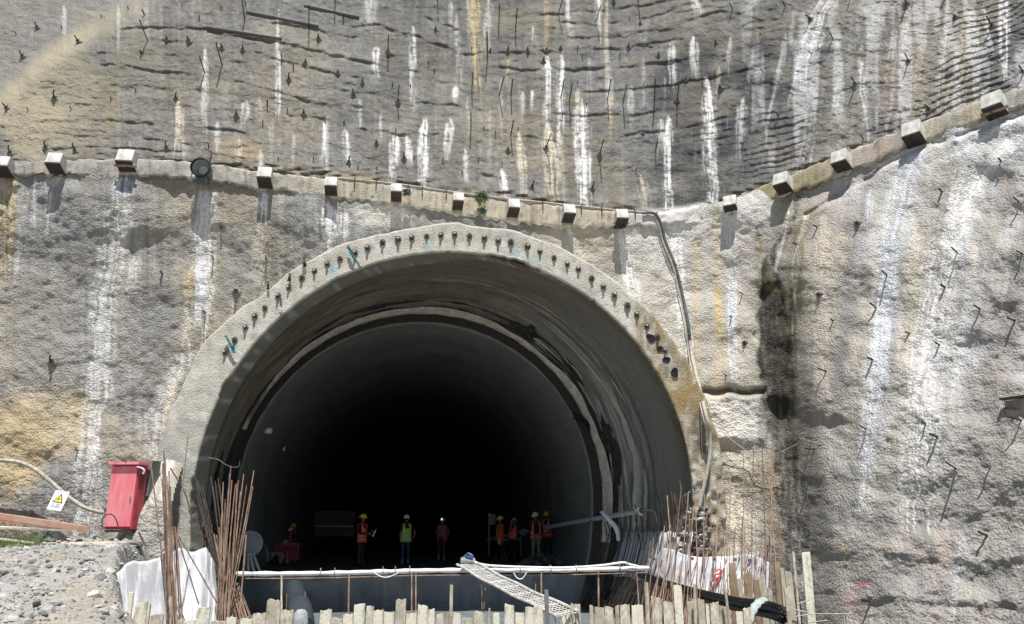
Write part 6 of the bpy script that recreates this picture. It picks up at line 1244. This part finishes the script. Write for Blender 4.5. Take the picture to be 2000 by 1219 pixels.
flat([(-.30, .40), (-.24, .40), (-.24, .44), (-.30, .44)], -.010, 'print_mark', gry, sg); flat([(-.18, .39), (-.08, .39), (-.08, .44), (-.18, .44)], -.010, 'print_mark', gry, sg)
# plates and planks on the bank
def slab(p, mat, label, cat, th=.03, up=0):
    vs = [at(*q) for q in p]; n = len(vs); m = MB(); vs2 = [v-Vector((0, 0, th)) for v in vs]; m.add(vs+vs2, [tuple(range(n)), tuple(range(2*n-1, n-1, -1))]+[(i, (i+1) % n, n+(i+1) % n, n+i) for i in range(n)])
    o = m.build(cat.replace(' ', '_'), mat, bevel=.004); tag(o, label, cat); return o
rp = mat_plain('rust_painted_steel', (.38, .19, .12), rough=.7, vs=4, color2=(.42, .30, .24), bump=.3)
slab([(-80, 998, 19.2), (0, 1003, 19.0), (172, 1029, 18.6), (168, 1027, 18.9), (120, 1019, 19.3), (-80, 990, 19.7)][:6], rp, 'rust red steel channel lying on the bank at the left edge under the cable', 'steel channel', th=.14)
slab([(-80, 1027, 18.6), (110, 1033, 18.4), (150, 1036, 18.6), (-80, 1022, 19.1)], M['wood4'], 'dirty board lying below the rust red steel channel', 'board', th=.05)
slab([(82, 1066, 17.6), (238, 1064, 17.5), (250, 1057, 18.0), (100, 1059, 18.1)], M['wood4'], 'pale grey plank resting on the bank under the red cabinet', 'plank', th=.12)
slab([(-60, 1046, 17.9), (66, 1061, 17.4), (70, 1059, 17.5), (-60, 1042, 18.0)], M['ochrehose'], 'thin pale batten lying across the grass at the left edge', 'batten', th=.03)
slab([(-60, 1086, 16.0), (95, 1091, 15.6), (96, 1089, 15.8), (-60, 1083, 16.2)], M['ochrehose'], 'thin half buried batten lower on the rubble bank', 'batten', th=.03)
m = MB(); random.seed(71)
for (u0, u1, v0, v1, n) in ((-30, 62, 1050, 1064, 1500), (62, 82, 1050, 1060, 260), (86, 100, 1044, 1050, 60), (150, 178, 1046, 1056, 240)):
    for i in range(n):
        u = random.uniform(u0, u1); v = random.uniform(v0, v1); p = at(u, v, random.uniform(17.0, 18.8)); p.z = ground_z(p.x, p.y)-.02
        h = random.uniform(.08, .26) if u < 82 else random.uniform(.03, .1); a_ = random.uniform(0, 6.28); w_ = Vector((math.cos(a_), math.sin(a_), 0))*.007; t_ = p+Vector((random.gauss(0, .05), random.gauss(0, .05), h)); m.add([p-w_, p+w_, t_], [(0, 1, 2)])
tag(m.build('grass', M['grass']), 'bright green grass tufts growing on the bank by the rust red channel', 'grass', kind='stuff')
m = MB()
for i in range(34): c_ = at(random.uniform(86, 104), random.uniform(1038, 1052), 18.3); a_ = Vector([random.gauss(0, 1) for _ in range(3)]).normalized()*.04; b_ = a_.cross(Vector((0, -1, .3))).normalized()*.03; m.add([c_-a_, c_-b_, c_+a_, c_+b_], [(0, 1, 2, 3)])
tag(m.build('leafy_weed', M['leafd']), 'small leafy weed in the shadow under the board at the left', 'plant')
